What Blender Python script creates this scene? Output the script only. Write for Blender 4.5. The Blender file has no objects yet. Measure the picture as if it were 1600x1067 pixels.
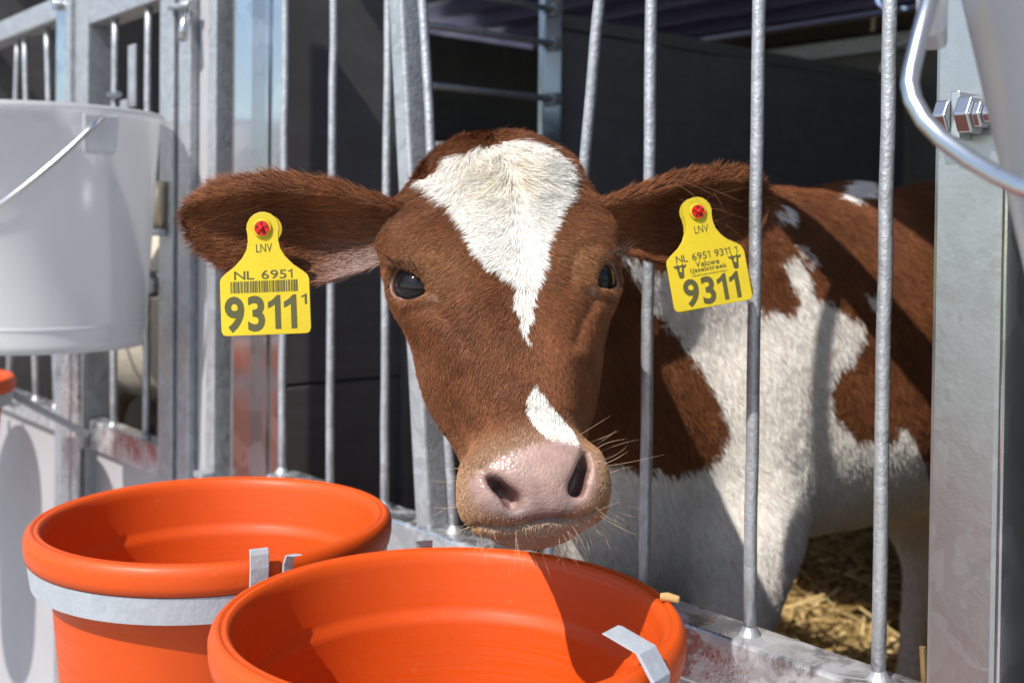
import bpy, bmesh, math, random
import numpy as np
from mathutils import Matrix, Vector

random.seed(7)
RNG = np.random.default_rng(11)
SC = bpy.context.scene
COL = SC.collection
R = math.radians

# ------------------------------------------------------------------ camera, sky, sun, exposure
CZ = 0.80                                # eye height of the photographer above the paving
PITCH, ROLL, FPX = R(1.0), R(0.62), 1750.0
cam = bpy.data.cameras.new('camera')
cam.sensor_width = 36.0
cam.lens = 36.0 * FPX / 1600.0
cam.shift_y = -0.0906
cam.clip_start, cam.clip_end = 0.02, 400.0
cam.dof.use_dof = True
cam.dof.focus_distance = 0.69
cam.dof.aperture_fstop = 9.0
cam_ob = bpy.data.objects.new('camera', cam)
COL.objects.link(cam_ob)
cam_ob.matrix_world = (Matrix.Translation((0, 0, CZ)) @ Matrix.Rotation(R(90) - PITCH, 4, 'X')
                       @ Matrix.Rotation(ROLL, 4, 'Z'))
SC.camera = cam_ob

# the pen's own frame: x along the front fence (to the right), y into the pen, z up
PEN_O = np.array([0.2503, 0.75, 0.0])
PEN_T = np.array([-0.65179, 0.75840, 0.0])          # along the fence to the left
PEN_N = np.array([0.75840, 0.65179, 0.0])           # into the pen
PEN_ROT = math.atan2(-0.75840, 0.65179)
def W(s, d, z):
    """world point at s metres left along the fence, d metres inside it, height z"""
    return PEN_O + PEN_T * s + PEN_N * d + np.array([0, 0, z])

SUN_T = PEN_N * 1.0 + PEN_T * 0.15 + np.array([0, 0, -1.11])     # direction the light travels
SUN_EL = math.atan2(1.11, math.hypot(SUN_T[0], SUN_T[1]))
SUN_AZ = math.atan2(-SUN_T[0], -SUN_T[1])
sun = bpy.data.lights.new('sun', 'SUN')
sun.energy = 4.3
sun.angle = R(0.53)
sun.color = (1.0, 0.95, 0.88)
sun_ob = bpy.data.objects.new('sun', sun)
COL.objects.link(sun_ob)
sun_ob.rotation_euler = Vector(SUN_T).to_track_quat('-Z', 'Y').to_euler()
sun_ob.location = (-4, -4, 6)

world = bpy.data.worlds.new('World')
SC.world = world
world.use_nodes = True
wn = world.node_tree
sky = wn.nodes.new('ShaderNodeTexSky')
sky.sky_type = 'NISHITA'
sky.sun_disc = False
sky.sun_elevation = SUN_EL
sky.sun_rotation = SUN_AZ
wn.links.new(sky.outputs[0], wn.nodes['Background'].inputs[0])
wn.nodes['Background'].inputs[1].default_value = 0.135

vs = SC.view_settings
vs.view_transform = 'Standard'
vs.look = 'None'
vs.exposure = 0.46
vs.gamma = 1.0
vs.use_curve_mapping = False
SC.render.engine = 'CYCLES'
SC.cycles.use_denoising = True
SC.cycles.max_bounces = 10
SC.cycles.diffuse_bounces = 7
SC.cycles.transparent_max_bounces = 12
try:
    SC.cycles_curves.shape = 'RIBBONS'
    SC.cycles_curves.subdivisions = 2
except Exception:
    pass

# ------------------------------------------------------------------ helpers: materials
class NT:
    def __init__(self, name):
        self.m = bpy.data.materials.new(name)
        self.m.use_nodes = True
        self.t = self.m.node_tree
        self.b = self.t.nodes['Principled BSDF']
        self.out = self.t.nodes['Material Output']
    def n(self, typ, **kw):
        nd = self.t.nodes.new(typ)
        for k, v in kw.items():
            if k.startswith('i_'):
                key = k[2:]
                key = int(key) if key.isdigit() else key.replace('_', ' ')
                nd.inputs[key].default_value = v
            else:
                setattr(nd, k, v)
        return nd
    def l(self, a, b):
        self.t.links.new(a, b)
    def set(self, **kw):
        for k, v in kw.items():
            self.b.inputs[k.replace('_', ' ')].default_value = v
        return self
    def coord(self, kind='Object'):
        return self.n('ShaderNodeTexCoord').outputs[kind]
    def noise(self, scale, detail=4, rough=0.55, vec=None, dist=0.0):
        nd = self.n('ShaderNodeTexNoise')
        nd.inputs['Scale'].default_value = scale
        nd.inputs['Detail'].default_value = detail
        nd.inputs['Roughness'].default_value = rough
        nd.inputs['Distortion'].default_value = dist
        self.l(vec if vec is not None else self.coord(), nd.inputs['Vector'])
        return nd.outputs['Fac']
    def scaled(self, sx, sy, sz, kind='Object'):
        mp = self.n('ShaderNodeMapping')
        mp.inputs['Scale'].default_value = (sx, sy, sz)
        self.l(self.coord(kind), mp.inputs['Vector'])
        return mp.outputs[0]
    def ramp(self, fac, stops):
        nd = self.n('ShaderNodeValToRGB')
        cr = nd.color_ramp
        while len(cr.elements) < len(stops):
            cr.elements.new(0.5)
        for e, (p, c) in zip(cr.elements, stops):
            e.position = p
            e.color = (c[0], c[1], c[2], 1) if len(c) == 3 else c
        self.l(fac, nd.inputs[0])
        return nd.outputs[0]
    def rng(self, fac, a, b, lo=0.0, hi=1.0):
        nd = self.n('ShaderNodeMapRange')
        nd.inputs[1].default_value, nd.inputs[2].default_value = lo, hi
        nd.inputs[3].default_value, nd.inputs[4].default_value = a, b
        self.l(fac, nd.inputs[0])
        return nd.outputs[0]
    def bump(self, h, strength, dist):
        nd = self.n('ShaderNodeBump')
        nd.inputs['Strength'].default_value = strength
        nd.inputs['Distance'].default_value = dist
        self.l(h, nd.inputs['Height'])
        self.l(nd.outputs[0], self.b.inputs['Normal'])
    def mix(self, fac, a, b):
        nd = self.n('ShaderNodeMix', data_type='RGBA')
        for sock, v in ((nd.inputs[0], fac), (nd.inputs[6], a), (nd.inputs[7], b)):
            if hasattr(v, 'is_output'):
                self.l(v, sock)
            elif isinstance(v, (int, float)):
                sock.default_value = v
            else:
                sock.default_value = (v[0], v[1], v[2], 1)
        return nd.outputs[2]

def galvanised(name, c0, c1, rough, metal, bump=0.35, spangle=45.0, dirt=None, patchy=False):
    k = NT(name)
    vo = k.n('ShaderNodeTexVoronoi')
    vo.inputs['Scale'].default_value = spangle
    vo.inputs['Randomness'].default_value = 1.0
    ns = k.noise(9, 4, 0.6)
    mpv = k.n('ShaderNodeVectorMath', operation='ADD')
    sc = k.n('ShaderNodeVectorMath', operation='SCALE')
    nz = k.n('ShaderNodeTexNoise')
    nz.inputs['Scale'].default_value = 22
    k.l(k.coord(), nz.inputs['Vector'])
    k.l(nz.outputs['Color'], sc.inputs[0])
    sc.inputs['Scale'].default_value = 0.05
    k.l(k.coord(), mpv.inputs[0]); k.l(sc.outputs[0], mpv.inputs[1])
    k.l(mpv.outputs[0], vo.inputs['Vector'])
    sp = k.n('ShaderNodeSeparateColor')
    k.l(vo.outputs['Color'], sp.inputs[0])
    blend = k.n('ShaderNodeMath', operation='MULTIPLY_ADD')
    k.l(sp.outputs[0], blend.inputs[0]); blend.inputs[1].default_value = 0.55
    m2 = k.n('ShaderNodeMath', operation='MULTIPLY'); m2.inputs[1].default_value = 0.45
    k.l(ns, m2.inputs[0]); k.l(m2.outputs[0], blend.inputs[2])
    col = k.ramp(blend.outputs[0], [(0.15, c0), (0.85, c1)])
    if dirt:
        dn = k.rng(k.noise(5.5, 5, 0.65, dist=0.6), 0, 1, 0.52, 0.68)
        col = k.mix(dn, col, dirt)
    k.l(col, k.b.inputs['Base Color'])
    k.l(k.rng(blend.outputs[0], rough - 0.04, rough + 0.07), k.b.inputs['Roughness'])
    k.set(Metallic=metal)
    if patchy:
        pt = k.noise(26, 6, 0.68, dist=1.2)
        k.l(k.rng(pt, 0.14, 0.50, 0.44, 0.60), k.b.inputs['Roughness'])
        k.l(k.rng(pt, 0.85, 0.50, 0.44, 0.60), k.b.inputs['Metallic'])
    fine = k.noise(240, 3, 0.6)
    k.bump(fine, bump, 0.0012)
    return k.m

def plastic(name, c, rough=0.35, var=0.06, sub=0.0, scr=0.25, coat=0.0):
    k = NT(name)
    nz = k.noise(7, 5, 0.6)
    d = tuple(max(0, x * (1 - var * 3)) for x in c)
    e = tuple(min(1, x * (1 + var)) for x in c)
    k.l(k.ramp(nz, [(0.3, d), (0.7, e)]), k.b.inputs['Base Color'])
    k.b.inputs['Specular IOR Level'].default_value = 0.32
    fine = k.noise(160, 4, 0.7)
    k.l(k.rng(fine, rough - 0.08, rough + 0.14, 0.3, 0.7), k.b.inputs['Roughness'])
    k.bump(k.noise(420, 2, 0.6), scr, 0.0004)
    if coat:                                   # dull scuffs, fine scratches and a little feed dust
        scr_ = k.noise(1.0, 3, 0.6, k.scaled(14, 14, 420))
        du = k.noise(95, 6, 0.75)
        mk = k.n('ShaderNodeMath', operation='MULTIPLY')
        k.l(k.rng(du, 0, 1, 0.60, 0.72), mk.inputs[0]); k.l(k.rng(k.noise(5, 3), 0.05, 0.55, 0.4, 0.7), mk.inputs[1])
        c_old = k.b.inputs['Base Color'].links[0].from_socket
        c_new = k.mix(mk.outputs[0], c_old, (0.62, 0.30, 0.16))
        k.l(c_new, k.b.inputs['Base Color'])
        k.l(k.rng(scr_, rough - 0.10, rough + 0.22, 0.3, 0.7), k.b.inputs['Roughness'])
    if sub:
        k.set(Subsurface_Weight=sub, Subsurface_Scale=0.004)
        k.b.inputs['Subsurface Radius'].default_value = (1.0, 0.25, 0.1)
    return k.m

M = {}
M['galv'] = galvanised('galvanised steel', (0.34, 0.35, 0.37), (0.47, 0.49, 0.52), 0.44, 0.55, 0.8, 110)
M['galv_rail'] = galvanised('galvanised rail', (0.44, 0.45, 0.47), (0.58, 0.59, 0.62), 0.30, 0.68, 0.25, 60, None, True)
M['galv_sheet'] = galvanised('smooth galvanised sheet', (0.50, 0.52, 0.55), (0.68, 0.70, 0.73), 0.17, 0.95, 0.06, 26)
M['galv_post'] = galvanised('spangled galvanised post', (0.39, 0.41, 0.42), (0.43, 0.45, 0.46), 0.32, 0.85, 0.15, 90)
M['band'] = galvanised('dull zinc band', (0.37, 0.40, 0.44), (0.42, 0.45, 0.49), 0.6, 0.15, 0.35, 160)
M['chrome'] = NT('bright zinc bolt').set(Base_Color=(0.55, 0.56, 0.58, 1), Metallic=1.0, Roughness=0.26).m
M['wire'] = NT('steel wire').set(Base_Color=(0.62, 0.64, 0.66, 1), Metallic=1.0, Roughness=0.27).m
M['orange'] = plastic('orange plastic', (0.60, 0.073, 0.005), 0.42, 0.04, 0.0, 0.15, 1)
M['darkgrey'] = None
M['lightpanel'] = plastic('light grey panel', (0.37, 0.365, 0.385), 0.42, 0.03, 0.0, 0.1)
M['yellow'] = plastic('yellow tag plastic', (0.60, 0.455, 0.020), 0.42, 0.10, 0.0, 0.35)
M['print'] = NT('laser print').set(Base_Color=(0.075, 0.068, 0.022, 1), Roughness=0.6).m
M['redstud'] = plastic('red stud plastic', (0.60, 0.012, 0.012), 0.3, 0.03)
M['redrubber'] = plastic('red rubber', (0.50, 0.02, 0.03), 0.4, 0.03)
M['brass'] = NT('pin steel').set(Base_Color=(0.46, 0.40, 0.30, 1), Metallic=0.9, Roughness=0.35).m
M['pellet'] = plastic('pressed feed', (0.42, 0.27, 0.11), 0.8, 0.12, 0, 1.0)

k = NT('anthracite panel')
gr = k.noise(1.0, 6, 0.65, k.scaled(3, 3, 60))
st = k.noise(14, 5, 0.7)
k.l(k.mix(k.rng(st, 0, 0.35, 0.5, 0.8), k.ramp(gr, [(0.3, (0.105, 0.10, 0.102)), (0.75, (0.135, 0.13, 0.132))]), (0.24, 0.23, 0.22)), k.b.inputs['Base Color'])
k.set(Roughness=0.55)
k.bump(k.noise(260, 3, 0.6), 0.2, 0.0008)
M['darkgrey'] = k.m

k = NT('blue roof sheet')
k.l(k.ramp(k.noise(3, 5), [(0.3, (0.22, 0.22, 0.44)), (0.7, (0.27, 0.26, 0.50))]), k.b.inputs['Base Color'])
k.set(Roughness=0.28)
M['blue'] = k.m

k = NT('paving')
br = k.n('ShaderNodeTexBrick')
br.inputs['Scale'].default_value = 1.0
br.inputs['Brick Width'].default_value = 0.3
br.inputs['Row Height'].default_value = 0.3
br.inputs['Mortar Size'].default_value = 0.004
br.inputs['Color1'].default_value = (0.42, 0.41, 0.395, 1)
br.inputs['Color2'].default_value = (0.36, 0.35, 0.34, 1)
br.inputs['Mortar'].default_value = (0.12, 0.115, 0.11, 1)
k.l(k.coord(), br.inputs['Vector'])
k.l(k.mix(k.rng(k.noise(6, 6), 0, 0.45), br.outputs[0], (0.30, 0.285, 0.26)), k.b.inputs['Base Color'])
k.set(Roughness=0.85)
k.bump(k.noise(90, 4), 0.4, 0.003)
M['paving'] = k.m
k = NT('grass sward')
k.l(k.ramp(k.noise(1.6, 8, 0.7), [(0.3, (0.035, 0.065, 0.015)), (0.7, (0.075, 0.12, 0.03))]), k.b.inputs['Base Color'])
k.set(Roughness=0.9)
M['grass'] = k.m

k = NT('straw')
at = k.n('ShaderNodeAttribute', attribute_name='tint')
k.l(k.ramp(at.outputs['Fac'], [(0.0, (0.18, 0.115, 0.045)), (0.5, (0.46, 0.31, 0.12)), (1.0, (0.68, 0.52, 0.25))]), k.b.inputs['Base Color'])
k.set(Roughness=0.55)
M['straw'] = k.m
k = NT('trodden bedding')
k.l(k.ramp(k.noise(30, 6, 0.7), [(0.3, (0.05, 0.032, 0.015)), (0.7, (0.20, 0.13, 0.055))]), k.b.inputs['Base Color'])
k.set(Roughness=0.95)
k.bump(k.noise(60, 5), 0.8, 0.01)
M['bedding'] = k.m

k = NT('milky plastic')                          # thin translucent shell: scatters light through
t = k.t
dif = k.n('ShaderNodeBsdfDiffuse'); dif.inputs[0].default_value = (0.92, 0.93, 0.95, 1)
trl = k.n('ShaderNodeBsdfTranslucent'); trl.inputs[0].default_value = (0.97, 0.98, 0.99, 1)
tra = k.n('ShaderNodeBsdfTransparent'); tra.inputs[0].default_value = (0.95, 0.96, 0.97, 1)
glo = k.n('ShaderNodeBsdfGlossy'); glo.inputs['Roughness'].default_value = 0.22
m1 = k.n('ShaderNodeMixShader'); m1.inputs[0].default_value = 0.58
k.l(dif.outputs[0], m1.inputs[1]); k.l(trl.outputs[0], m1.inputs[2])
m2 = k.n('ShaderNodeMixShader'); m2.inputs[0].default_value = 0.20
k.l(m1.outputs[0], m2.inputs[1]); k.l(tra.outputs[0], m2.inputs[2])
fr = k.n('ShaderNodeFresnel'); fr.inputs[0].default_value = 1.45
m3 = k.n('ShaderNodeMixShader')
k.l(fr.outputs[0], m3.inputs[0]); k.l(m2.outputs[0], m3.inputs[1]); k.l(glo.outputs[0], m3.inputs[2])
k.l(m3.outputs[0], k.out.inputs['Surface'])
M['milky'] = k.m

# ------------------------------------------------------------------ helpers: meshes and objects
class MB:
    """collects simple solids, then links them as ONE mesh object"""
    def __init__(self):
        self.v, self.f, self.sm = [], [], []
    def add(self, vs, fs, smooth=False):
        o = len(self.v)
        self.v += [tuple(map(float, p)) for p in vs]
        self.f += [tuple(i + o for i in q) for q in fs]
        self.sm += [smooth] * len(fs)
        return self
    def box(self, lo, hi):
        x0, y0, z0 = lo; x1, y1, z1 = hi
        v = [(x0, y0, z0), (x1, y0, z0), (x1, y1, z0), (x0, y1, z0), (x0, y0, z1), (x1, y0, z1), (x1, y1, z1), (x0, y1, z1)]
        return self.add(v, [(3, 2, 1, 0), (4, 5, 6, 7), (0, 1, 5, 4), (1, 2, 6, 5), (2, 3, 7, 6), (3, 0, 4, 7)])
    def tube(self, pts, r, n=14, caps=True, closed=False):
        pts = [np.array(p, float) for p in pts]
        m = len(pts)
        rs = r if hasattr(r, '__len__') else [r] * m
        ring, prev = [], None
        for i in range(m):
            a = pts[(i - 1) % m] if (closed or i > 0) else pts[i]
            b = pts[(i + 1) % m] if (closed or i < m - 1) else pts[i]
            tg = b - a; tg /= np.linalg.norm(tg) + 1e-12
            if prev is None:
                ref = np.array([0, 0, 1.0]) if abs(tg[2]) < 0.9 else np.array([1.0, 0, 0])
                e1 = np.cross(tg, ref)
            else:
                e1 = prev - tg * (prev @ tg)
            e1 /= np.linalg.norm(e1) + 1e-12
            prev = e1
            e2 = np.cross(tg, e1)
            ring.append([pts[i] + rs[i] * (math.cos(q) * e1 + math.sin(q) * e2) for q in np.linspace(0, 2 * math.pi, n, False)])
        v = [p for rg in ring for p in rg]
        f = []
        for i in range(m if closed else m - 1):
            j = (i + 1) % m
            for q in range(n):
                f.append((i * n + q, i * n + (q + 1) % n, j * n + (q + 1) % n, j * n + q))
        self.add(v, f, n > 8)
        if caps and not closed:
            o = len(self.v) - len(v)
            self.f += [tuple(o + q for q in reversed(range(n))), tuple(o + (m - 1) * n + q for q in range(n))]
            self.sm += [False, False]
        return self
    def lathe(self, prof, c, n=64, close=False, smooth=True):
        v, f = [], []
        for (r, z) in prof:
            for q in range(n):
                a = 2 * math.pi * q / n
                v.append((c[0] + r * math.cos(a), c[1] + r * math.sin(a), c[2] + z))
        m = len(prof)
        for i in range(m if close else m - 1):
            j = (i + 1) % m
            for q in range(n):
                f.append((i * n + q, i * n + (q + 1) % n, j * n + (q + 1) % n, j * n + q))
        return self.add(v, f, smooth)
    def prism(self, poly, frame, depth):
        """poly: 2D outline, frame: (origin, ex, ey, en); extruded along en by depth"""
        o, ex, ey, en = [np.array(q, float) for q in frame]
        n = len(poly)
        v = [o + ex * x + ey * y for x, y in poly] + [o + ex * x + ey * y + en * depth for x, y in poly]
        f = [tuple(reversed(range(n))), tuple(range(n, 2 * n))]
        f += [(i, (i + 1) % n, n + (i + 1) % n, n + i) for i in range(n)]
        return self.add(v, f)
    def build(self, name, mat, parent=None, base=(0, 0, 0), bevel=0.0, fix=True):
        me = bpy.data.meshes.new(name)
        b = np.array(base, float)
        me.from_pydata([tuple(np.array(p) - b) for p in self.v], [], self.f)
        me.polygons.foreach_set('use_smooth', self.sm)
        if fix:
            bm = bmesh.new(); bm.from_mesh(me)
            bmesh.ops.recalc_face_normals(bm, faces=bm.faces[:])
            bm.to_mesh(me); bm.free()
        me.update()
        me.materials.append(mat)
        ob = bpy.data.objects.new(name, me)
        COL.objects.link(ob)
        if parent is not None:
            ob.parent = parent
        if bevel:
            bv = ob.modifiers.new('edge', 'BEVEL')
            bv.width = bevel; bv.segments = 2; bv.limit_method = 'ANGLE'
        return ob

def tag(o, label=None, cat=None, group=None, kind=None):
    for key, val in (('label', label), ('category', cat), ('group', group), ('kind', kind)):
        if val:
            o[key] = val
    return o
def empty(name, loc=(0, 0, 0), rotz=0.0):
    o = bpy.data.objects.new(name, None)
    COL.objects.link(o)
    o.location = loc
    o.rotation_euler = (0, 0, rotz)
    o.empty_display_size = 0.05
    return o
def pen_thing(name, label, cat, s=0.0, d=0.0, z=0.0, group=None):
    """an Empty at the thing's base, turned like the pen; parts use pen coordinates (-s, d, z)"""
    o = empty(name, W(s, d, z), PEN_ROT)
    tag(o, label, cat, group)
    o['_b'] = [-s, d, z]
    return o
def base_of(o):
    return list(o['_b'])
def part(mb, name, mat, th, bevel=0.0):
    return mb.build(name, mat, th, base_of(th), bevel)
def pen_mesh(mb, name, mat, s, d, z, bevel=0.0):
    o = mb.build(name, mat, None, (-s, d, z), bevel)
    o.location = W(s, d, z)
    o.rotation_euler = (0, 0, PEN_ROT)
    return o
def sub(mb, name, mat, par, th, bevel=0.0):
    return mb.build(name, mat, par, base_of(th), bevel)

# ------------------------------------------------------------------ ground
g = MB().box((-150, -150, -0.35), (150, 150, -0.27)).build('ground', M['grass'])
tag(g, kind='structure')
g = MB().box((-9, -3.2, -0.269), (9, 9, -0.25))
g = g.build('pavement', M['paving']); tag(g, kind='structure')

# ------------------------------------------------------------------ pens: floor, walls, roof
bed = MB().box((-1.04, 0.05, -0.249), (0.17, 1.72, 0.055))
bo = pen_mesh(bed, 'bedding_floor', M['bedding'], 0, 0, 0); tag(bo, kind='structure')
bed = MB().box((-2.10, 0.05, -0.249), (-1.06, 1.72, 0.055))
bo = pen_mesh(bed, 'bedding_floor', M['bedding'], 0, 0, 0); tag(bo, kind='structure')

def plank_wall(th, name, s_or_d, lo, hi, z0, z1, axis, thick, h=0.558):
    z = z0
    while z < z1 - 0.01:
        t = min(z + h, z1)
        if axis == 'd':
            b = MB().box((-s_or_d - thick, lo, z), (-s_or_d, hi, t - 0.003))
        else:
            b = MB().box((-hi, s_or_d, z), (-lo, s_or_d + thick, t - 0.003))
        part(b, name, M['darkgrey'], th, 0.002)
        z = t
# the partition on the left of the calf: lit front section, an opening with rods, then the long rear section
pw = pen_thing('pen_partition', 'dark grey plank partition with rod opening behind the brown calf', 'partition', 0.973, 0.0, 0.022)
plank_wall(pw, 'plank', 0.973, 0.02, 0.30, 0.022, 1.165, 'd', 0.012)
plank_wall(pw, 'plank', 0.973, 0.575, 1.70, 0.022, 1.165, 'd', 0.012)
plank_wall(pw, 'plank', 0.973, 0.30, 0.575, 0.022, 0.575, 'd', 0.012)
part(MB().box((-0.9715, 0.557, 0.022), (-0.958, 0.598, 1.20)), 'post', M['galv_sheet'], pw, 0.002)
part(MB().box((-0.9715, 0.285, 0.022), (-0.955, 0.318, 1.16)), 'post', M['darkgrey'], pw, 0.002)
for z in (0.655, 0.745, 0.835, 0.925, 1.014, 1.104, 1.16):
    rd = part(MB().tube([(-0.9805, 0.295, z), (-0.9545, 0.330, z), (-0.9505, 0.575, z)], 0.0055, 12), 'rod', M['galv'], pw)
    mb = MB().tube([(-0.9505, 0.568, z), (-0.9505, 0.582, z)], 0.012, 6)
    sub(mb, 'nut', M['galv'], rd, pw)
part(MB().box((-1.048, 0.0, -0.249), (-0.999, 0.014, 1.32)), 'edge_profile', M['lightpanel'], pw, 0.002)
plank_wall(pw, 'outer_plank', 1.036, 0.02, 0.30, 0.022, 1.165, 'd', 0.012)

bw = pen_thing('pen_back_wall', 'dark grey rear wall panels under the blue roof', 'wall', 0.4, 1.72, 0.022)
for (a, b) in ((-0.2, 0.52), (0.522, 1.24), (1.242, 2.5)):
    plank_wall(bw, 'panel', 1.72, a, b, 0.022, 1.325, 's', 0.012, 1.303)
for s in (0.52, 0.30):
    part(MB().box((-s - 0.018, 1.706, 0.022), (-s + 0.018, 1.7195, 1.222)), 'joint_strip', M['galv_sheet'], bw, 0.001)
bm_ = pen_thing('roof_beam', 'galvanised beam along the top of the rear wall', 'beam', 0.4, 1.70, 1.228)
part(MB().box((-2.5, 1.700, 1.228), (0.22, 1.715, 1.268)), 'web', M['galv'], bm_, 0.001)
part(MB().box((-2.5, 1.660, 1.2685), (0.22, 1.715, 1.3000)), 'timber', plastic('dark timber', (0.045, 0.033, 0.022), 0.8, 0.1), bm_, 0.001)
hk = [(-0.98, 1.655, 1.285), (-0.98, 1.640, 1.262), (-0.975, 1.640, 1.236), (-0.955, 1.640, 1.226), (-0.93, 1.640, 1.232), (-0.90, 1.640, 1.232)]
part(MB().tube(hk, 0.006, 10), 'hook', M['wire'], bm_)

rw = pen_thing('pen_partition', 'dark grey plank partition on the right, behind the tall steel post', 'partition', -0.13, 0.0, 0.022)
plank_wall(rw, 'plank', -0.13, 0.03, 1.70, 0.022, 1.165, 'd', 0.012)
lw = pen_thing('pen_partition', 'far dark plank partition at the left end of the neighbouring pen', 'partition', 2.10, 0.0, 0.022)
plank_wall(lw, 'plank', 2.10, 0.03, 1.70, 0.022, 1.34, 'd', 0.012, 1.32)

# roof: one corrugated sheet, ribs run along the fence, falls to the rear
roof = MB()
nd = 120
pro = []
for i in range(nd + 1):
    d = -0.15 + 1.95 * i / nd
    ph = (d * 1.0 / 0.125) % 1.0
    tri = min(1, max(0, (abs(ph - 0.5) * 2 - 0.25) / 0.25))
    pro.append((d, 1.506 - 0.098 * (d + 0.15) + 0.022 * tri))
def roof_sheet(name, x0, x1, mat, label):
    mb = MB()
    v = [(x0, d, z) for d, z in pro] + [(x1, d, z) for d, z in pro]
    n_ = len(pro)
    v += [(x, y, z + 0.0015) for x, y, z in v]
    f = [(i, i + 1, n_ + i + 1, n_ + i) for i in range(n_ - 1)]
    f += [tuple(2 * n_ + q for q in reversed(t_)) for t_ in f]
    mb.add(v, f)
    o = pen_mesh(mb, name, mat, -(x0 + x1) / 2, 0, 1.3)
    return tag(o, label, 'roof')
roof_sheet('pen_roof', -1.02, 0.35, M['blue'], 'blue corrugated sheet roof over the brown calf pen')
roof_sheet('pen_roof', -2.6, -1.03, M['blue'], 'blue sheet roof over the neighbouring pen at upper left')

# ------------------------------------------------------------------ front fence of the calf's pen
fe = pen_thing('pen_front_fence', 'galvanised bar fence with open feeding gap around the brown calf', 'fence', 0.4, 0, 0.3)
part(MB().box((-0.815, -0.020, 0.455), (0.0445, 0.020, 0.500)), 'bottom_rail', M['galv_rail'], fe, 0.003)
part(MB().box((-0.815, -0.020, 1.150), (0.0445, 0.020, 1.192)), 'top_rail', M['galv'], fe, 0.003)
def wob(x0, z0, x1, z1, n=14, a=0.0005):
    return [(x0 + (x1 - x0) * i / n + random.uniform(-a, a), random.uniform(-a, a), z0 + (z1 - z0) * i / n) for i in range(n + 1)]
def weld(x, z, r=0.0085):
    return MB().lathe([(r * 1.1, -0.0012), (r * 0.98, 0.001), (r * 0.74, 0.0035), (r * 0.54, 0.007)], (x, 0, z), 14)
for s in (0.0, 0.107, 0.2135, 0.590, 0.700, 0.811):
    b = part(MB().tube(wob(-s, 0.497, -s, 1.153), 0.0049, 16), 'bar', M['galv'], fe)
    sub(weld(-s, 0.5), 'weld', M['galv'], b, fe)
for (sb, st) in ((0.330, 0.256), (0.4675, 0.543)):
    b = part(MB().tube(wob(-sb, 0.497, -st, 1.153), 0.0049, 16), 'bar', M['galv'], fe)
    sub(weld(-sb, 0.5), 'weld', M['galv'], b, fe)
slope = 0.106
mb = MB()
mb.prism([(-0.012, 0.0), (0.012, 0.0), (0.012 - slope * 0.66, 0.66), (-0.012 - slope * 0.66, 0.66)], ((-0.503, -0.013, 0.4985), (1, 0, 0), (0, 0, 1), (0, 1, 0)), 0.026)
part(mb, 'locking_tube', M['galv'], fe, 0.003)
# tall right-hand post (a folded plate) with its bolts
rp = pen_thing('fence_post', 'tall spangled steel post with bright bolts at the right edge', 'post', -0.06, 0, 0.02)
part(MB().box((0.0450, -0.022, -0.249), (0.0900, 0.030, 1.45)), 'column', M['galv_post'], rp, 0.0035)
part(MB().box((0.0902, -0.022, -0.249), (0.0925, 0.042, 1.45)), 'side_flange', M['galv_sheet'], rp, 0.001)
def hexbolt(th, x, z, y0, n=6, r=0.0095, l=0.009, name='bolt'):
    b = part(MB().tube([(x, y0, z), (x, y0 - l, z)], r, n), name, M['chrome'], th, 0.0012)
    sub(MB().tube([(x, y0 + 0.0005, z), (x, y0 - 0.0022, z)], r * 1.25, 20), 'washer', M['chrome'], b, th)
    return b
part(MB().box((0.0640, -0.038, 0.857), (0.0700, -0.0223, 0.886)), 'clip', M['chrome'], rp, 0.001)
# bolts lie along the fence: heads face left and right of the small clip plate
for (xa, xb, r) in ((0.0555, 0.0640, 0.0110), (0.0700, 0.0790, 0.0125), (0.0790, 0.0840, 0.0090), (0.0840, 0.090, 0.006)):
    part(MB().tube([(xa, -0.034, 0.871), (xb, -0.034, 0.871)], r, 6), 'bolt', M['chrome'], rp, 0.001)
# wide sheet-steel post at the left end of the calf's gate
cp = pen_thing('fence_post', 'wide folded sheet steel post mirroring sky and orange bucket', 'post', 0.88, 0, 0.02)
part(MB().box((-0.930, -0.006, 0.46), (-0.884, -0.004, 1.2)), 'flange', M['galv_sheet'], cp)
mb = MB()
for (a, b, y) in ((-0.8838, -0.862, 0.004), (-0.862, -0.846, 0.008), (-0.846, -0.817, 0.004)):
    mb.box((a + 0.0003, y, 0.46), (b - 0.0003, y + 0.002, 1.2))
part(mb, 'channel', M['galv_sheet'], cp)
part(MB().box((-0.8840, -0.0040, 0.46), (-0.8820, 0.030, 1.2)), 'fold', M['galv_sheet'], cp)
part(MB().box((-0.954, 0.002, 0.46), (-0.9302, 0.028, 1.198)), 'inner_tube', M['darkgrey'], cp, 0.002)
tp = pen_thing('fence_post', 'slim square steel post beside the pale panel edge', 'post', 0.986, 0, 0.02)
part(MB().box((-0.998, -0.012, -0.249), (-0.974, 0.018, 1.45)), 'tube', M['galv'], tp, 0.002)
part(MB().box((-0.996, -0.03, 0.466), (-0.970, -0.0122, 0.474)), 'lug', M['galv'], tp, 0.001)

# lower front boards under both rails
lb = pen_thing('front_board', 'light grey board closing the front below the calf rail', 'board', 0.4, 0.0, 0.02)
part(MB().box((-0.998, 0.022, -0.249), (0.0445, 0.030, 0.4545)), 'sheet', M['lightpanel'], lb, 0.001)
lb = pen_thing('front_board', 'light grey board with bucket shadow at the lower left', 'board', 1.6, 0.0, 0.02)
part(MB().box((-2.4, 0.000, -0.249), (-1.0, 0.008, 0.4405)), 'sheet', M['lightpanel'], lb, 0.001)

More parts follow.
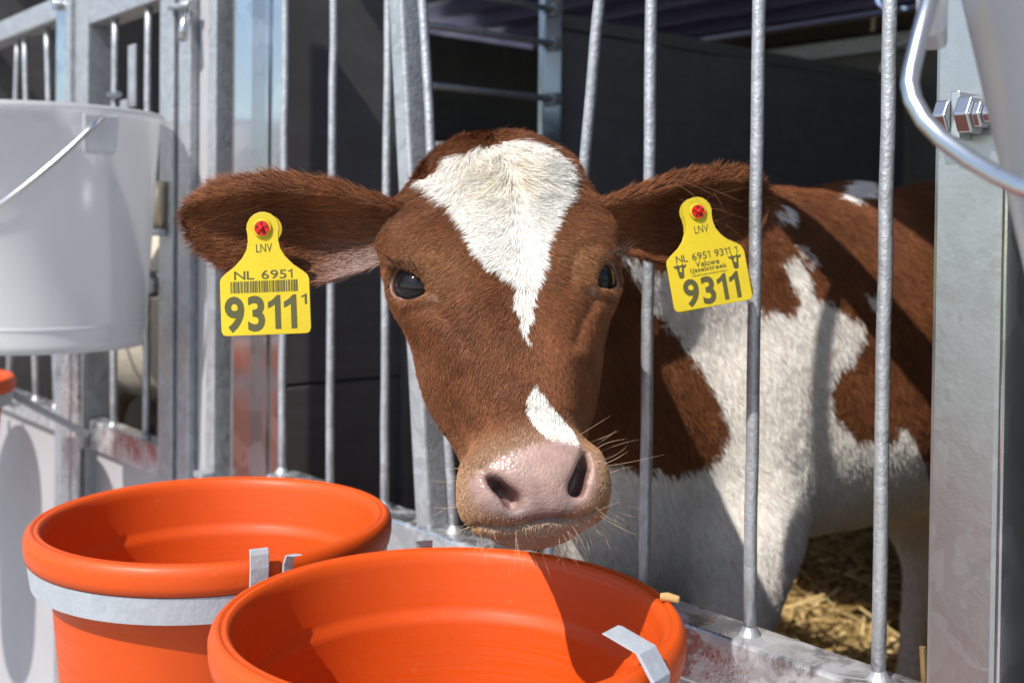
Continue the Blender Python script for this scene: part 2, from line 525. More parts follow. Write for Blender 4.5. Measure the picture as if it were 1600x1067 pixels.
# ------------------------------------------------------------------ neighbouring pen's front, to the left
nf = pen_thing('neighbour_front_fence', 'galvanised fence of the neighbouring pen behind the milky bucket', 'fence', 1.9, 0, 0.3)
part(MB().box((-2.45, -0.018, 0.442), (-1.567, 0.018, 0.478)), 'bottom_rail', M['galv_rail'], nf, 0.003)
part(MB().box((-2.45, -0.018, 1.152), (-1.567, 0.018, 1.190)), 'top_rail', M['galv'], nf, 0.003)
for (sb, st) in ((1.615, 1.672), (1.725, 1.797), (1.885, 1.838), (2.02, 2.02), (2.13, 2.13)):
    b = part(MB().tube(wob(-sb, 0.475, -st, 1.155), 0.0055, 12), 'bar', M['galv'], nf)
    sub(weld(-sb, 0.478), 'weld', M['galv'], b, nf)
ng = pen_thing('neighbour_gate', 'narrow galvanised gate with two bars and hinge pin on the left', 'gate', 1.3, 0, 0.3)
part(MB().box((-1.491, -0.014, 0.30), (-1.433, 0.030, 1.45)), 'stile', M['galv'], ng, 0.002)
part(MB().box((-1.149, -0.014, 0.30), (-1.102, 0.016, 1.45)), 'stile', M['galv'], ng, 0.002)
part(MB().box((-1.4325, -0.013, 0.436), (-1.1495, 0.016, 0.482)), 'bottom_rail', M['galv_rail'], ng, 0.002)
part(MB().box((-1.4325, -0.013, 1.125), (-1.1495, 0.030, 1.175)), 'top_rail', M['galv'], ng, 0.002)
for s in (1.351, 1.221):
    b = part(MB().tube(wob(-s, 0.48, -s, 1.13), 0.0058, 12), 'bar', M['galv'], ng)
    sub(weld(-s, 0.482), 'weld', M['galv'], b, ng)
part(MB().box((-1.29, -0.004, 0.98), (-1.262, 0.000, 1.075)), 'latch_plate', M['galv'], ng, 0.001)
part(MB().prism([(-0.02, 0), (0.02, 0), (0.012, 0.05), (-0.014, 0.05)], ((-1.276, -0.012, 0.94), (1, 0, 0), (0, 0, 1), (0, -1, 0)), 0.004), 'latch_plate', M['galv'], ng, 0.001)
part(MB().tube([(-1.36, -0.006, 1.005), (-1.30, -0.014, 1.0)], 0.005, 8), 'latch_bolt', M['chrome'], ng)
part(MB().tube([(-1.127, -0.022, 0.795), (-1.127, -0.022, 0.862)], 0.0095, 16), 'hinge_pin', M['brass'], ng)
part(MB().tube([(-1.127, -0.022, 0.785), (-1.127, -0.022, 0.795)], 0.012, 16), 'hinge_pin', M['galv'], ng)
part(MB().box((-1.185, -0.006, 0.805), (-1.1495, 0.000, 0.850)), 'hinge_plate', M['galv'], ng, 0.001)
part(MB().tube([(-1.168, -0.006, 0.83), (-1.168, -0.014, 0.83)], 0.009, 6), 'bolt', M['chrome'], ng)
tp = pen_thing('fence_post', 'square steel post left of the pale panel edge', 'post', 1.07, 0, 0.02)
part(MB().box((-1.089, -0.012, -0.249), (-1.052, 0.022, 1.45)), 'tube', M['galv'], tp, 0.002)
part(MB().tube([(-1.105, -0.018, 1.105), (-1.03, -0.022, 1.098)], 0.0045, 10), 'pin', M['galv'], tp)
part(MB().tube([(-1.045, -0.02, 1.092), (-1.04, -0.026, 1.07), (-1.036, -0.03, 1.05)], 0.007, 10), 'pin', M['chrome'], tp)
tp = pen_thing('fence_post', 'flat blue-grey steel post where neighbouring top rail ends', 'post', 1.53, 0, 0.02)
part(MB().box((-1.566, -0.020, -0.249), (-1.512, 0.02, 1.45)), 'tube', M['galv_sheet'], tp, 0.002)
part(MB().box((-1.5115, -0.022, -0.249), (-1.4925, 0.02, 1.45)), 'flange', M['galv'], tp, 0.002)
part(MB().tube([(-1.55, -0.02, 1.172), (-1.55, -0.03, 1.172)], 0.009, 12), 'bolt', M['chrome'], tp)
# bracket bar that carries the neighbour's buckets
br_ = pen_thing('bucket_bracket', 'round-topped steel bracket bar crossing the neighbouring rail', 'bracket', 1.46, -0.03, 0.3)
arc = [(0.0125 * math.cos(a), 0.0125 * math.sin(a)) for a in np.linspace(0, math.pi, 9)]
part(MB().prism([(0.0125, -0.33), *[(x, y) for x, y in arc], (-0.0125, -0.33)], ((-1.430, -0.028, 0.620), (1, 0, 0), (0, 0, 1), (0, -1, 0)), 0.006), 'bar', M['galv_rail'], br_, 0.001)
part(MB().box((-1.490, -0.034, 0.290), (-1.452, -0.024, 0.600)), 'plate', M['galv_rail'], br_, 0.001)
part(MB().tube([(-1.472, -0.034, 0.325), (-1.472, -0.042, 0.325)], 0.008, 6), 'bolt', M['chrome'], br_)

# ------------------------------------------------------------------ buckets
RIM_Z = 0.572
def orange_bucket(label, s, off):
    th = pen_thing('orange_bucket', label, 'bucket', s, -off, RIM_Z - 0.25, 'orange feed buckets hung on the fence')
    c = (-s, -off, RIM_Z - 0.25)
    p = [(0.0, 0.010), (0.085, 0.010), (0.096, 0.014), (0.101, 0.024), (0.1170, 0.200), (0.1180, 0.2045), (0.1205, 0.2075), (0.1217, 0.212),
         (0.1255, 0.240), (0.1270, 0.2458), (0.1293, 0.2488), (0.1308, 0.2492), (0.1318, 0.2484), (0.1328, 0.2484), (0.1338, 0.2497), (0.1362, 0.2490), (0.1388, 0.2462), (0.1400, 0.2420), (0.1398, 0.2345), (0.1386, 0.2285),
         (0.1355, 0.2275), (0.1345, 0.2300), (0.1320, 0.236), (0.1285, 0.234), (0.1250, 0.212), (0.1210, 0.201), (0.1195, 0.193), (0.1045, 0.02), (0.100, 0.006), (0.0, 0.0)]
    part(MB().lathe(p, c, 112), 'shell', M['orange'], th)
    return th
def holder(label, s, off, tabs, arm=(0.095, -0.095)):
    th = pen_thing('bucket_holder', label, 'holder', s, -off, RIM_Z - 0.045, 'zinc rings that hold the buckets')
    c = np.array([-s, -off, RIM_Z])
    part(MB().lathe([(0.1345, -0.0225), (0.1375, -0.0225), (0.1348, -0.0415), (0.1318, -0.0415)], c, 160, True, False), 'ring', M['band'], th)
    for (a, up, lean, w) in tabs:
        e = np.array([math.cos(R(a)), math.sin(R(a)), 0]); tt = np.array([-e[1], e[0], 0]); zz = np.array([0, 0, 1.0])
        mb = MB()
        path = [(0.1375, -0.036), (0.1412, -0.020), (0.1425, -0.004), (0.1425 - 0.3 * lean, up * 0.6), (0.1425 - lean, up)]
        vs_, fs_ = [], []
        for (r_, z_) in path:
            for (ww, dd) in ((-w, 0), (w, 0), (w, 0.0025), (-w, 0.0025)):
                vs_.append(c + e * (r_ + dd) + tt * ww + zz * z_)
        m = len(path)
        for i in range(m - 1):
            for q in range(4):
                fs_.append((i * 4 + q, i * 4 + (q + 1) % 4, i * 4 + 4 + (q + 1) % 4, i * 4 + 4 + q))
        fs_ += [(3, 2, 1, 0), ((m - 1) * 4, (m - 1) * 4 + 1, (m - 1) * 4 + 2, (m - 1) * 4 + 3)]
        part(mb.add(vs_, fs_), 'tab', M['band'], th, 0.0006)
    if s < 1:
        path = [(-s, -off + 0.133, RIM_Z - 0.038), (-s, -off + 0.134, RIM_Z - 0.16), (-s, -0.08, 0.38), (-s, 0.0215, 0.37)]
    else:
        path = [(-s, -off + 0.136, RIM_Z - 0.032), (-s, -0.10, RIM_Z - 0.06), (-s, -0.0185, 0.46)]
    part(MB().tube(path, 0.006, 10), 'arm', M['band'], th)
    return th
B1S, B1O, B2S, B2O = 0.418, 0.279, 0.122, 0.271
orange_bucket('orange bucket on the left, standing behind the nearest bucket', B1S, B1O)
holder('grey zinc ring and upright tabs round the rear orange bucket', B1S, B1O, [(-14, 0.009, 0.002, 0.0065), (-6, 0.006, -0.016, 0.0035)])
orange_bucket('large orange bucket nearest the camera, below the calf muzzle', B2S, B2O)
holder('grey zinc ring and bent tab round the nearest orange bucket', B2S, B2O, [(12, 0.014, 0.030, 0.0085), (150, 0.003, 0.004, 0.006)])
orange_bucket('orange bucket cut off by the left edge of the picture', 1.415, 0.275)
holder('zinc ring round the orange bucket at the left picture edge', 1.415, 0.275, [(120, 0.01, 0, 0.009)])
orange_bucket('orange bucket beyond the left picture edge, seen only by its shadow', 1.79, 0.275)
holder('zinc ring of the bucket beyond the left picture edge', 1.79, 0.275, [(120, 0.01, 0, 0.009)])

def milky_bucket(label, s, off, z0, h, r_top, r_bot, teat, bail, lug_ang):
    th = pen_thing('milk_bucket', label, 'bucket', s, -off, z0, 'translucent milk buckets')
    c = (-s, -off, z0)
    p = [(0.0, 0.004), (r_bot - 0.012, 0.004), (r_bot - 0.003, 0.012), (r_bot, 0.03), (r_top - 0.003, h - 0.004), (r_top + 0.006, h - 0.001), (r_top + 0.008, h - 0.006),
         (r_top + 0.0065, h - 0.010), (r_top + 0.001, h - 0.011), (r_bot + 0.0022, 0.031), (r_bot, 0.012), (r_bot + 0.0015, 0.0), (r_bot - 0.010, 0.0), (0.0, 0.001)]
    sh = part(MB().lathe(p, c, 96), 'shell', M['milky'], th)
    part(MB().lathe([(r_bot + 0.0025, 0.0285), (r_bot + 0.004, 0.031), (r_bot + 0.0025, 0.0335)], c, 96), 'rib', M['milky'], th)
    for a in lug_ang:
        e = np.array([math.cos(R(a)), math.sin(R(a)), 0]); tt = np.array([-e[1], e[0], 0])
        rr = r_top + 0.0025
        mb = MB()
        P0 = np.array(c) + e * (rr - 0.004) + np.array([0, 0, h - 0.062])
        mb.prism([(-0.020, 0), (0.020, 0), (0.024, 0.05), (-0.024, 0.05)], (P0, tt, (0, 0, 1), e), 0.011)
        part(mb, 'lug', M['milky'], th, 0.003)
    part(MB().tube(bail, 0.0034, 12), 'handle', M['wire'], th)
    if teat:
        t0 = np.array([-s - 0.030, -off + 0.128, z0 + 0.075])
        part(MB().tube([t0, t0 + np.array([0.004, 0.03, 0]), t0 + np.array([0.006, 0.05, 0])], 0.02, 18), 'valve', M['wire'], th)
        part(MB().tube([t0 + np.array([0.006, 0.05, 0]), t0 + np.array([0.008, 0.08, 0.002]), t0 + np.array([0.01, 0.11, 0.004]), t0 + np.array([0.01, 0.135, 0.004])], [0.014, 0.0125, 0.011, 0.006], 18), 'teat', M['redrubber'], th)
    return th
c1 = (-1.150, -0.178)
def bail_arc(c, r, z, h, a0, drop, fwd, n=26):
    """wire from one lug over the front to the other"""
    pts = []
    e = np.array([math.cos(R(a0)), math.sin(R(a0))])
    f_ = np.array([e[1], -e[0]])
    for i in range(n + 1):
        q = math.pi * i / n
        lat = math.cos(q) * (r + 0.012)
        out = math.sin(q) * fwd
        pts.append((c[0] + e[0] * lat + f_[0] * out, c[1] + e[1] * lat + f_[1] * out, z + h - drop * math.sin(q)))
    return pts
milky_bucket('milky translucent bucket hanging at the left with shiny wire handle', 1.150, 0.178, 0.638, 0.312, 0.152, 0.134, True,
             bail_arc(c1, 0.152, 0.638, 0.297, 8, 0.16, 0.152), (8, 188))
milky_bucket('milky translucent bucket close to the camera at top right', -0.2957, 0.182, 0.66, 0.28, 0.140, 0.084, False,
             [(0.166, -0.246, 0.912), (0.1745, -0.265, 0.905), (0.1829, -0.2782, 0.8893), (0.1831, -0.2856, 0.8738), (0.184, -0.2922, 0.861), (0.1846, -0.2945, 0.8554), (0.1872, -0.2961, 0.8489), (0.1927, -0.2975, 0.8409), (0.2014, -0.2996, 0.8333), (0.2141, -0.3032, 0.8253), (0.2247, -0.3062, 0.8198), (0.235, -0.3095, 0.8156), (0.2573, -0.3143, 0.8095), (0.2843, -0.3136, 0.8065), (0.3132, -0.3029, 0.8075), (0.36, -0.335, 0.83), (0.43, -0.3, 0.86), (0.462, -0.2, 0.93), (0.463, -0.13, 0.975)], (207, 27))

# ------------------------------------------------------------------ straw bedding (uncountable)
def straw(name, label, n, s0, s1, d0, d1, zf, seed):
    r = np.random.default_rng(seed)
    s = r.uniform(s0, s1, n); d = r.uniform(d0, d1, n)
    L = r.uniform(0.05, 0.20, n); w = r.uniform(0.0011, 0.0026, n)
    az = r.uniform(0, 2 * math.pi, n); el = r.normal(0, 0.30, n)
    z = zf(s, d) + r.uniform(-0.02, 0.03, n)
    dirv = np.stack([np.cos(az) * np.cos(el), np.sin(az) * np.cos(el), np.sin(el)], 1)
    e1 = np.cross(dirv, [0, 0, 1.0]); e1 /= np.linalg.norm(e1, axis=1)[:, None] + 1e-9
    e2 = np.cross(dirv, e1)
    c = np.stack([-s, d, z], 1)
    rings = []
    for tt in (-0.5, 0.05, 0.5):
        cc = c + dirv * (L * tt)[:, None] + e2 * ((0.02 * L * (1 - 4 * tt * tt)))[:, None]
        for q in range(3):
            a = 2 * math.pi * q / 3
            rings.append(cc + e1 * (w * math.cos(a))[:, None] + e2 * (w * math.sin(a))[:, None])
    V = np.stack(rings, 1).reshape(-1, 3)
    base = np.arange(n)[:, None] * 9
    quads = []
    for k_ in (0, 3):
        for q in range(3):
            quads.append(np.concatenate([base + k_ + q, base + k_ + (q + 1) % 3, base + k_ + 3 + (q + 1) % 3, base + k_ + 3 + q], 1))
    F = np.concatenate(quads, 0)
    me = bpy.data.meshes.new(name)
    me.from_pydata(V.tolist(), [], F.tolist())
    a = me.attributes.new('tint', 'FLOAT', 'POINT')
    a.data.foreach_set('value', np.repeat(np.clip(r.normal(0.55, 0.28, n), 0, 1), 9).astype(np.float32))
    me.materials.append(M['straw'])
    ob = bpy.data.objects.new(name, me); COL.objects.link(ob)
    ob.location = W(0, 0, 0); ob.rotation_euler = (0, 0, PEN_ROT)
    tag(ob, label, 'straw', kind='stuff')
    return ob
def mound(s, d):
    return 0.075 + 0.05 * np.sin(s * 7 + 1) * np.cos(d * 5) + 0.06 * np.clip(d - 0.9, 0, 1)
straw('straw_bedding', 'loose yellow straw bedding on the floor of the calf pen', 9000, -0.1, 0.95, 0.06, 1.68, mound, 3)
straw('straw_bedding', 'straw bedding on the floor of the neighbouring pen', 2500, 1.08, 2.05, 0.06, 1.68, mound, 4)
so = MB().tube([W(-0.022, 0.035, 0.36), W(-0.0205, 0.03, 0.44), W(-0.018, 0.024, 0.521)], 0.0022, 8).build('straw_stalk', M['straw'])
tag(so, 'single straw stalk standing upright just behind the rail near the post', 'straw')

# ------------------------------------------------------------------ the calf
# head frame: u to the picture's right, v up the face towards the poll, w out of the face (millimetres)
HS = 0.882                                # millimetres of the drawing to this calf's head
H_O = np.array([-0.00385, 0.71883, 0.76379])
H_U = np.array([0.98353, 0.17390, 0.04918]); H_V = np.array([-0.10512, 0.32916, 0.93840]); H_W = np.array([0.14700, -0.92812, 0.34202])
def HP(a, b, c):
    return H_O + (a * H_U + b * H_V + c * H_W) * HS / 1000.0
def head_local(p):
    q = (p - H_O) * 1000.0 / HS
    return q @ H_U, q @ H_V, q @ H_W

def axis_lines(lo, hi, flo, fhi, coarse, fine):
    a = np.arange(lo, flo, coarse) if flo > lo else np.array([])
    b = np.arange(max(lo, flo), min(hi, fhi), fine)
    c = np.arange(min(hi, fhi), hi + coarse, coarse) if fhi < hi else np.array([])
    return np.concatenate([a, b, c]).astype(np.float64)

class Field:
    """smooth union of soft solids on a rectilinear grid, meshed with surface nets"""
    def __init__(self, xs, ys, zs):
        self.x, self.y, self.z = xs, ys, zs
        self.D = np.full((len(xs), len(ys), len(zs)), 1.0, np.float32)
    def window(self, lo, hi):
        sl = []
        for ax, l, h in zip((self.x, self.y, self.z), lo, hi):
            i0 = max(0, np.searchsorted(ax, l) - 1); i1 = min(len(ax), np.searchsorted(ax, h) + 1)
            sl.append(slice(i0, i1))
        sl = tuple(sl)
        X = self.x[sl[0]][:, None, None]; Y = self.y[sl[1]][None, :, None]; Z = self.z[sl[2]][None, None, :]
        return sl, X, Y, Z
    def union(self, fn, lo, hi, k):
        sl, X, Y, Z = self.window(np.array(lo) - 0.03 - k, np.array(hi) + 0.03 + k)
        d = fn(X, Y, Z).astype(np.float32)
        a = self.D[sl]
        h = np.maximum(k - np.abs(a - d), 0) / k
        self.D[sl] = np.minimum(a, d) - h * h * k * 0.25
    def cut(self, fn, lo, hi, k):
        sl, X, Y, Z = self.window(np.array(lo) - 0.005 - k, np.array(hi) + 0.005 + k)
        d = -fn(X, Y, Z).astype(np.float32)
        a = self.D[sl]
        h = np.maximum(k - np.abs(a - d), 0) / k
        self.D[sl] = np.maximum(a, d) + h * h * k * 0.25
    def push(self, fn, lo, hi):
        sl, X, Y, Z = self.window(lo, hi)
        self.D[sl] += fn(X, Y, Z).astype(np.float32)
    # solids
    def cone(self, p, q, r0, r1, k=0.02):
        p, q = np.array(p, float), np.array(q, float)
        ab = q - p; L2 = ab @ ab + 1e-12
        def fn(X, Y, Z):
            dx, dy, dz = X - p[0], Y - p[1], Z - p[2]
            h = np.clip((dx * ab[0] + dy * ab[1] + dz * ab[2]) / L2, 0, 1)
            return np.sqrt((dx - h * ab[0]) ** 2 + (dy - h * ab[1]) ** 2 + (dz - h * ab[2]) ** 2) - (r0 + (r1 - r0) * h)
        m = max(r0, r1)
        self.union(fn, np.minimum(p, q) - m, np.maximum(p, q) + m, k)
    @staticmethod
    def ell_fn(c, axes, rad):
        c = np.array(c, float); A_ = [np.array(a, float) for a in axes]; rad = np.array(rad, float)
        def fn(X, Y, Z):
            dx, dy, dz = X - c[0], Y - c[1], Z - c[2]
            k0 = k1 = 0
            for a, r in zip(A_, rad):
                q = dx * a[0] + dy * a[1] + dz * a[2]
                k0 = k0 + (q / r) ** 2
                k1 = k1 + (q / (r * r)) ** 2
            k0 = np.sqrt(k0); k1 = np.sqrt(k1) + 1e-9
            return k0 * (k0 - 1) / k1
        return fn
    def ell(self, c, axes, rad, k=0.02):
        m = max(rad)
        self.union(self.ell_fn(c, axes, rad), np.array(c) - m, np.array(c) + m, k)
    def cut_ell(self, c, axes, rad, k=0.003):
        m = max(rad)
        self.cut(self.ell_fn(c, axes, rad), np.array(c) - m, np.array(c) + m, k)
    def mesh(self):
        D = self.D
        nx, ny, nz = D.shape
        S = D < 0
        cnt = np.zeros((nx - 1, ny - 1, nz - 1), np.int8)
        for i in (0, 1):
            for j in (0, 1):
                for l in (0, 1):
                    cnt += S[i:nx - 1 + i, j:ny - 1 + j, l:nz - 1 + l]
        cells = np.argwhere((cnt > 0) & (cnt < 8))
        idx = -np.ones((nx - 1, ny - 1, nz - 1), np.int64)
        idx[tuple(cells.T)] = np.arange(len(cells))
        ci, cj, cl = cells.T
        acc = np.zeros((len(cells), 3)); num = np.zeros(len(cells))
        corners = [(i, j, l) for i in (0, 1) for j in (0, 1) for l in (0, 1)]
        for a in corners:
            for ax in range(3):
                if a[ax] == 1:
                    continue
                b = list(a); b[ax] = 1
                da = D[ci + a[0], cj + a[1], cl + a[2]]; db = D[ci + b[0], cj + b[1], cl + b[2]]
                cr = (da < 0) != (db < 0)
                t = np.where(cr, da / (da - db + 1e-20), 0)
                pa = np.stack([self.x[ci + a[0]], self.y[cj + a[1]], self.z[cl + a[2]]], 1)
                pb = np.stack([self.x[ci + b[0]], self.y[cj + b[1]], self.z[cl + b[2]]], 1)
                acc += np.where(cr[:, None], pa + (pb - pa) * t[:, None], 0)
                num += cr
        V = acc / num[:, None]
        quads = []
        for ax in range(3):
            o1, o2 = [(1, 2), (2, 0), (0, 1)][ax]
            sl0 = [slice(None)] * 3; sl1 = [slice(None)] * 3
            sl0[ax] = slice(0, -1); sl1[ax] = slice(1, None)
            A_ = S[tuple(sl0)]; B_ = S[tuple(sl1)]
            e = np.argwhere(A_ != B_)
            dims = D.shape
            ok = (e[:, o1] > 0) & (e[:, o1] < dims[o1] - 1) & (e[:, o2] > 0) & (e[:, o2] < dims[o2] - 1)
            e = e[ok]
            ins = A_[tuple(e.T)]
            def g_(u, v):
                c = e.copy(); c[:, o1] += u; c[:, o2] += v
                return idx[tuple(c.T)]
            q = np.stack([g_(-1, -1), g_(0, -1), g_(0, 0), g_(-1, 0)], 1)
            q[~ins] = q[~ins][:, ::-1]
            quads.append(q)
        return V, np.concatenate(quads, 0)

def smooth_mesh(V, Q, it, lam=0.5, w=None):
    n = len(V)
    e = np.concatenate([Q[:, [0, 1]], Q[:, [1, 2]], Q[:, [2, 3]], Q[:, [3, 0]]], 0)
    deg = np.bincount(e.ravel(), minlength=n).astype(float)
    for _ in range(it):
        acc = np.zeros_like(V)
        for ax in range(3):
            acc[:, ax] = np.bincount(e[:, 0], V[e[:, 1], ax], n) + np.bincount(e[:, 1], V[e[:, 0], ax], n)
        m = acc / np.maximum(deg, 1)[:, None]
        V = V + (m - V) * lam * (1 if w is None else w[:, None])
    return V

def vnoise(p, scale, seed=0):
    """value noise in [-1, 1]"""
    q = np.asarray(p) * scale + seed * 17.31
    i = np.floor(q).astype(np.int64); f_ = q - i
    f_ = f_ * f_ * (3 - 2 * f_)
    def hsh(a):
        h = (a[:, 0] * 374761393 + a[:, 1] * 668265263 + a[:, 2] * 2147483647 + seed * 974711) & 0xffffffff
        h = ((h ^ (h >> 13)) * 1274126177) & 0xffffffff
        return ((h ^ (h >> 16)) & 0xffff) / 32767.5 - 1
    out = 0
    for a in (0, 1):
        for b in (0, 1):
            for c in (0, 1):
                wt = (f_[:, 0] if a else 1 - f_[:, 0]) * (f_[:, 1] if b else 1 - f_[:, 1]) * (f_[:, 2] if c else 1 - f_[:, 2])
                out = out + wt * hsh(i + np.array([a, b, c]))
    return out

def poly_sd(x, y, poly):
    """signed distance to a polygon, negative inside"""
    P_ = np.array(poly, float)
    d = np.full(x.shape, 1e9); ins = np.zeros(x.shape, bool)
    for i in range(len(P_)):
        a, b = P_[i], P_[(i + 1) % len(P_)]
        ex, ey = b - a
        wx, wy = x - a[0], y - a[1]
        h = np.clip((wx * ex + wy * ey) / (ex * ex + ey * ey + 1e-12), 0, 1)
        d = np.minimum(d, (wx - ex * h) ** 2 + (wy - ey * h) ** 2)
        c = ((a[1] > y) != (b[1] > y)) & (x < (b[0] - a[0]) * (y - a[1]) / (b[1] - a[1] + 1e-12) + a[0])
        ins ^= c
    d = np.sqrt(d)
    return np.where(ins, -d, d)
def sstep(x, a, b):
    t = np.clip((x - a) / (b - a), 0, 1)
    return t * t * (3 - 2 * t)

BLAZE = [(-58.6, 86), (-43, 100.0), (-24, 104), (-15, 111), (12.1, 111.5), (36.0, 107.0), (52.5, 92), (55.8, 76.0), (51.8, 58.3), (41.2, 41.2), (30.8, 19.4), (22.1, -4.4), (15.8, -20.7), (10.5, -38), (8.0, -56), (5.2, -42), (3.6, -27.1), (3.0, -10.6), (-7.8, -2.9), (-18.2, 9.5), (-25.8, 29.2), (-38.0, 49.2), (-48.5, 64.5)]
SNIP = [(5.8, -80.5), (0.2, -90.8), (-2.2, -99.3), (3.0, -110.4), (9.0, -119.5), (15.0, -126), (22, -131), (28.5, -133), (31.0, -125), (29.6, -116.3), (22.5, -106.5), (14.5, -93.8)]
PINK = [(-42, -144), (-35, -135), (-20, -128.0), (-1.0, -120), (16.1, -120.5), (31, -127.5), (40, -133), (41, -150), (34, -164.0), (16, -173), (-18, -172), (-36, -164), (-44, -156)]
WHITE = [(-0.015, 0.781), (0.04, 0.764), (0.127, 0.754), (0.209, 0.727), (0.234, 0.72), (0.253, 0.716), (0.277, 0.724), (0.271, 0.744), (0.246, 0.77), (0.27, 0.773), (0.289, 0.763), (0.299, 0.74), (0.316, 0.73), (0.339, 0.725), (0.363, 0.714), (0.388, 0.707), (0.395, 0.686), (0.371, 0.666), (0.347, 0.658), (0.332, 0.642), (0.336, 0.615), (0.36, 0.599), (0.379, 0.577), (0.423, 0.575), (0.456, 0.575), (0.462, 0.589), (0.489, 0.582), (0.504, 0.555), (0.534, 0.522), (0.609, 0.496), (0.711, 0.4), (2.0, 0.40), (2.0, -0.2), (-0.6, -0.2), (-0.6, 0.5), (-0.034, 0.587), (-0.011, 0.584), (0.032, 0.575), (0.086, 0.564), (0.144, 0.574), (0.163, 0.602), (0.153, 0.627), (0.129, 0.653), (0.106, 0.675), (0.079, 0.697), (0.058, 0.716), (0.037, 0.725), (0.021, 0.756)]
SPOTS = [[(0.232, 0.825), (0.264, 0.821), (0.258, 0.814), (0.237, 0.817)], [(0.277, 0.794), (0.289, 0.786), (0.281, 0.783)], [(0.276, 0.775), (0.303, 0.773), (0.296, 0.764)], [(0.393, 0.737), (0.425, 0.729), (0.413, 0.716)], [(0.354, 0.843), (0.384, 0.858), (0.428, 0.865), (0.428, 0.845), (0.384, 0.84)]]

xs = axis_lines(-0.15, 1.12, -0.104, 0.104, 0.013, 0.0021)
ys = axis_lines(0.56, 1.92, 0.575, 0.82, 0.013, 0.0021)
zs = axis_lines(-0.01, 0.97, 0.565, 0.90, 0.013, 0.0020)
FD = Field(xs, ys, zs)
mm = 0.001 * HS
HA = (H_U, H_V, H_W)
def hell(a, b, c, ra, rb, rc, k=0.02):
    FD.ell(HP(a, b, c), HA, (ra * mm, rb * mm, rc * mm), k)
def hcone(p, q, r0, r1, k=0.02):
    FD.cone(HP(*p), HP(*q), r0 * mm, r1 * mm, k)
# trunk, neck, legs (pen coordinates)
TR = [(0.13, 0.60, 0.120, 0.030), (0.23, 0.635, 0.172, 0.056), (0.38, 0.655, 0.197, 0.117), (0.55, 0.660, 0.204, 0.158), (0.74, 0.668, 0.196, 0.165), (0.86, 0.690, 0.172, 0.130), (0.95, 0.70, 0.13, 0.10)]
for (d, z, hh, hw) in TR:
    FD.ell(W(0.375, d, z), (PEN_N, PEN_T, (0, 0, 1)), (0.14, hw, hh), 0.10)
FD.ell(W(0.375, 0.52, 0.575), (PEN_N, PEN_T, (0, 0, 1)), (0.21, 0.140, 0.118), 0.06)
FD.cone(HP(0, 58, -60), W(0.375, 0.03, 0.775), 0.046, 0.050, 0.05)
FD.cone(W(0.375, 0.03, 0.775), W(0.378, 0.26, 0.765), 0.050, 0.070, 0.06)
FD.cone(HP(4, -5, -72), W(0.378, 0.02, 0.665), 0.048, 0.052, 0.05)
FD.cone(W(0.378, 0.02, 0.665), W(0.375, 0.17, 0.60), 0.052, 0.058, 0.06)
FD.ell(W(0.375, 0.15, 0.525), (PEN_N, PEN_T, (0, 0, 1)), (0.080, 0.055, 0.115), 0.05)
for (sg, s0) in ((-1, 0.300), (1, 0.440)):
    FD.cone(W(s0 - 0.056 * sg, 0.27, 0.63), W(s0 - 0.012 * sg, 0.262, 0.485), 0.050, 0.053, 0.06)
    FD.cone(W(s0 - 0.012 * sg, 0.262, 0.485), W(s0, 0.205, 0.30), 0.054, 0.032, 0.03)
    FD.cone(W(s0, 0.205, 0.30), W(s0, 0.205, 0.13), 0.029, 0.022, 0.02)
    FD.cone(W(s0, 0.205, 0.13), W(s0, 0.180, 0.075), 0.024, 0.032, 0.02)
    FD.cone(W(s0 + 0.005, 0.83, 0.63), W(s0, 0.75, 0.47), 0.10, 0.065, 0.06)
    FD.cone(W(s0, 0.75, 0.47), W(s0, 0.85, 0.335), 0.058, 0.032, 0.03)
    FD.cone(W(s0, 0.85, 0.335), W(s0, 0.82, 0.14), 0.029, 0.023, 0.02)
    FD.cone(W(s0, 0.82, 0.14), W(s0, 0.80, 0.075), 0.024, 0.032, 0.02)
FD.cone(W(0.375, 1.01, 0.80), W(0.375, 1.07, 0.50), 0.022, 0.016, 0.03)       # tail
# skull and face
hell(2, 56, -28, 64, 60, 62, 0.02)
hell(8, 90, -22, 54, 26, 34, 0.03)
hell(0, 18, -12, 70, 62, 46, 0.025)
hcone((0, -8, -8), (5, -118, 8), 44, 31, 0.03)
hell(-34, -20, 4, 26, 40, 26, 0.03); hell(34, -20, 4, 26, 40, 26, 0.03)
hell(1, -70, 12, 38, 60, 26, 0.025)
for sg in (-1, 1):
    hell(sg * 61, 0, 2, 22, 22, 21.5, 0.022)           # orbit
    hell(sg * 50, 26, -4, 26, 20, 24, 0.025)                # brow
    hell(sg * 60, 46, -26, 26, 24, 24, 0.03)                # ear base
    hell(sg * 40 + 2, -44, -30, 22, 46, 34, 0.03)              # cheek
    hcone((sg * 29 + 4, -60, -42), (sg * 15 + 5, -146, -18), 25, 22.5, 0.025)
    hell(sg * 31 + 3, -146, 14, 19.5, 26, 29, 0.016)          # upper lip and nostril wing
hell(4, -146, 18, 38, 30, 31, 0.018)
hell(3, -161, 7, 44, 13, 30, 0.014)                         # upper lip edge
hell(5, -175, 1, 24, 8.5, 27, 0.008)                         # lower lip and chin
hell(5, -165, -20, 26, 13, 24, 0.016)
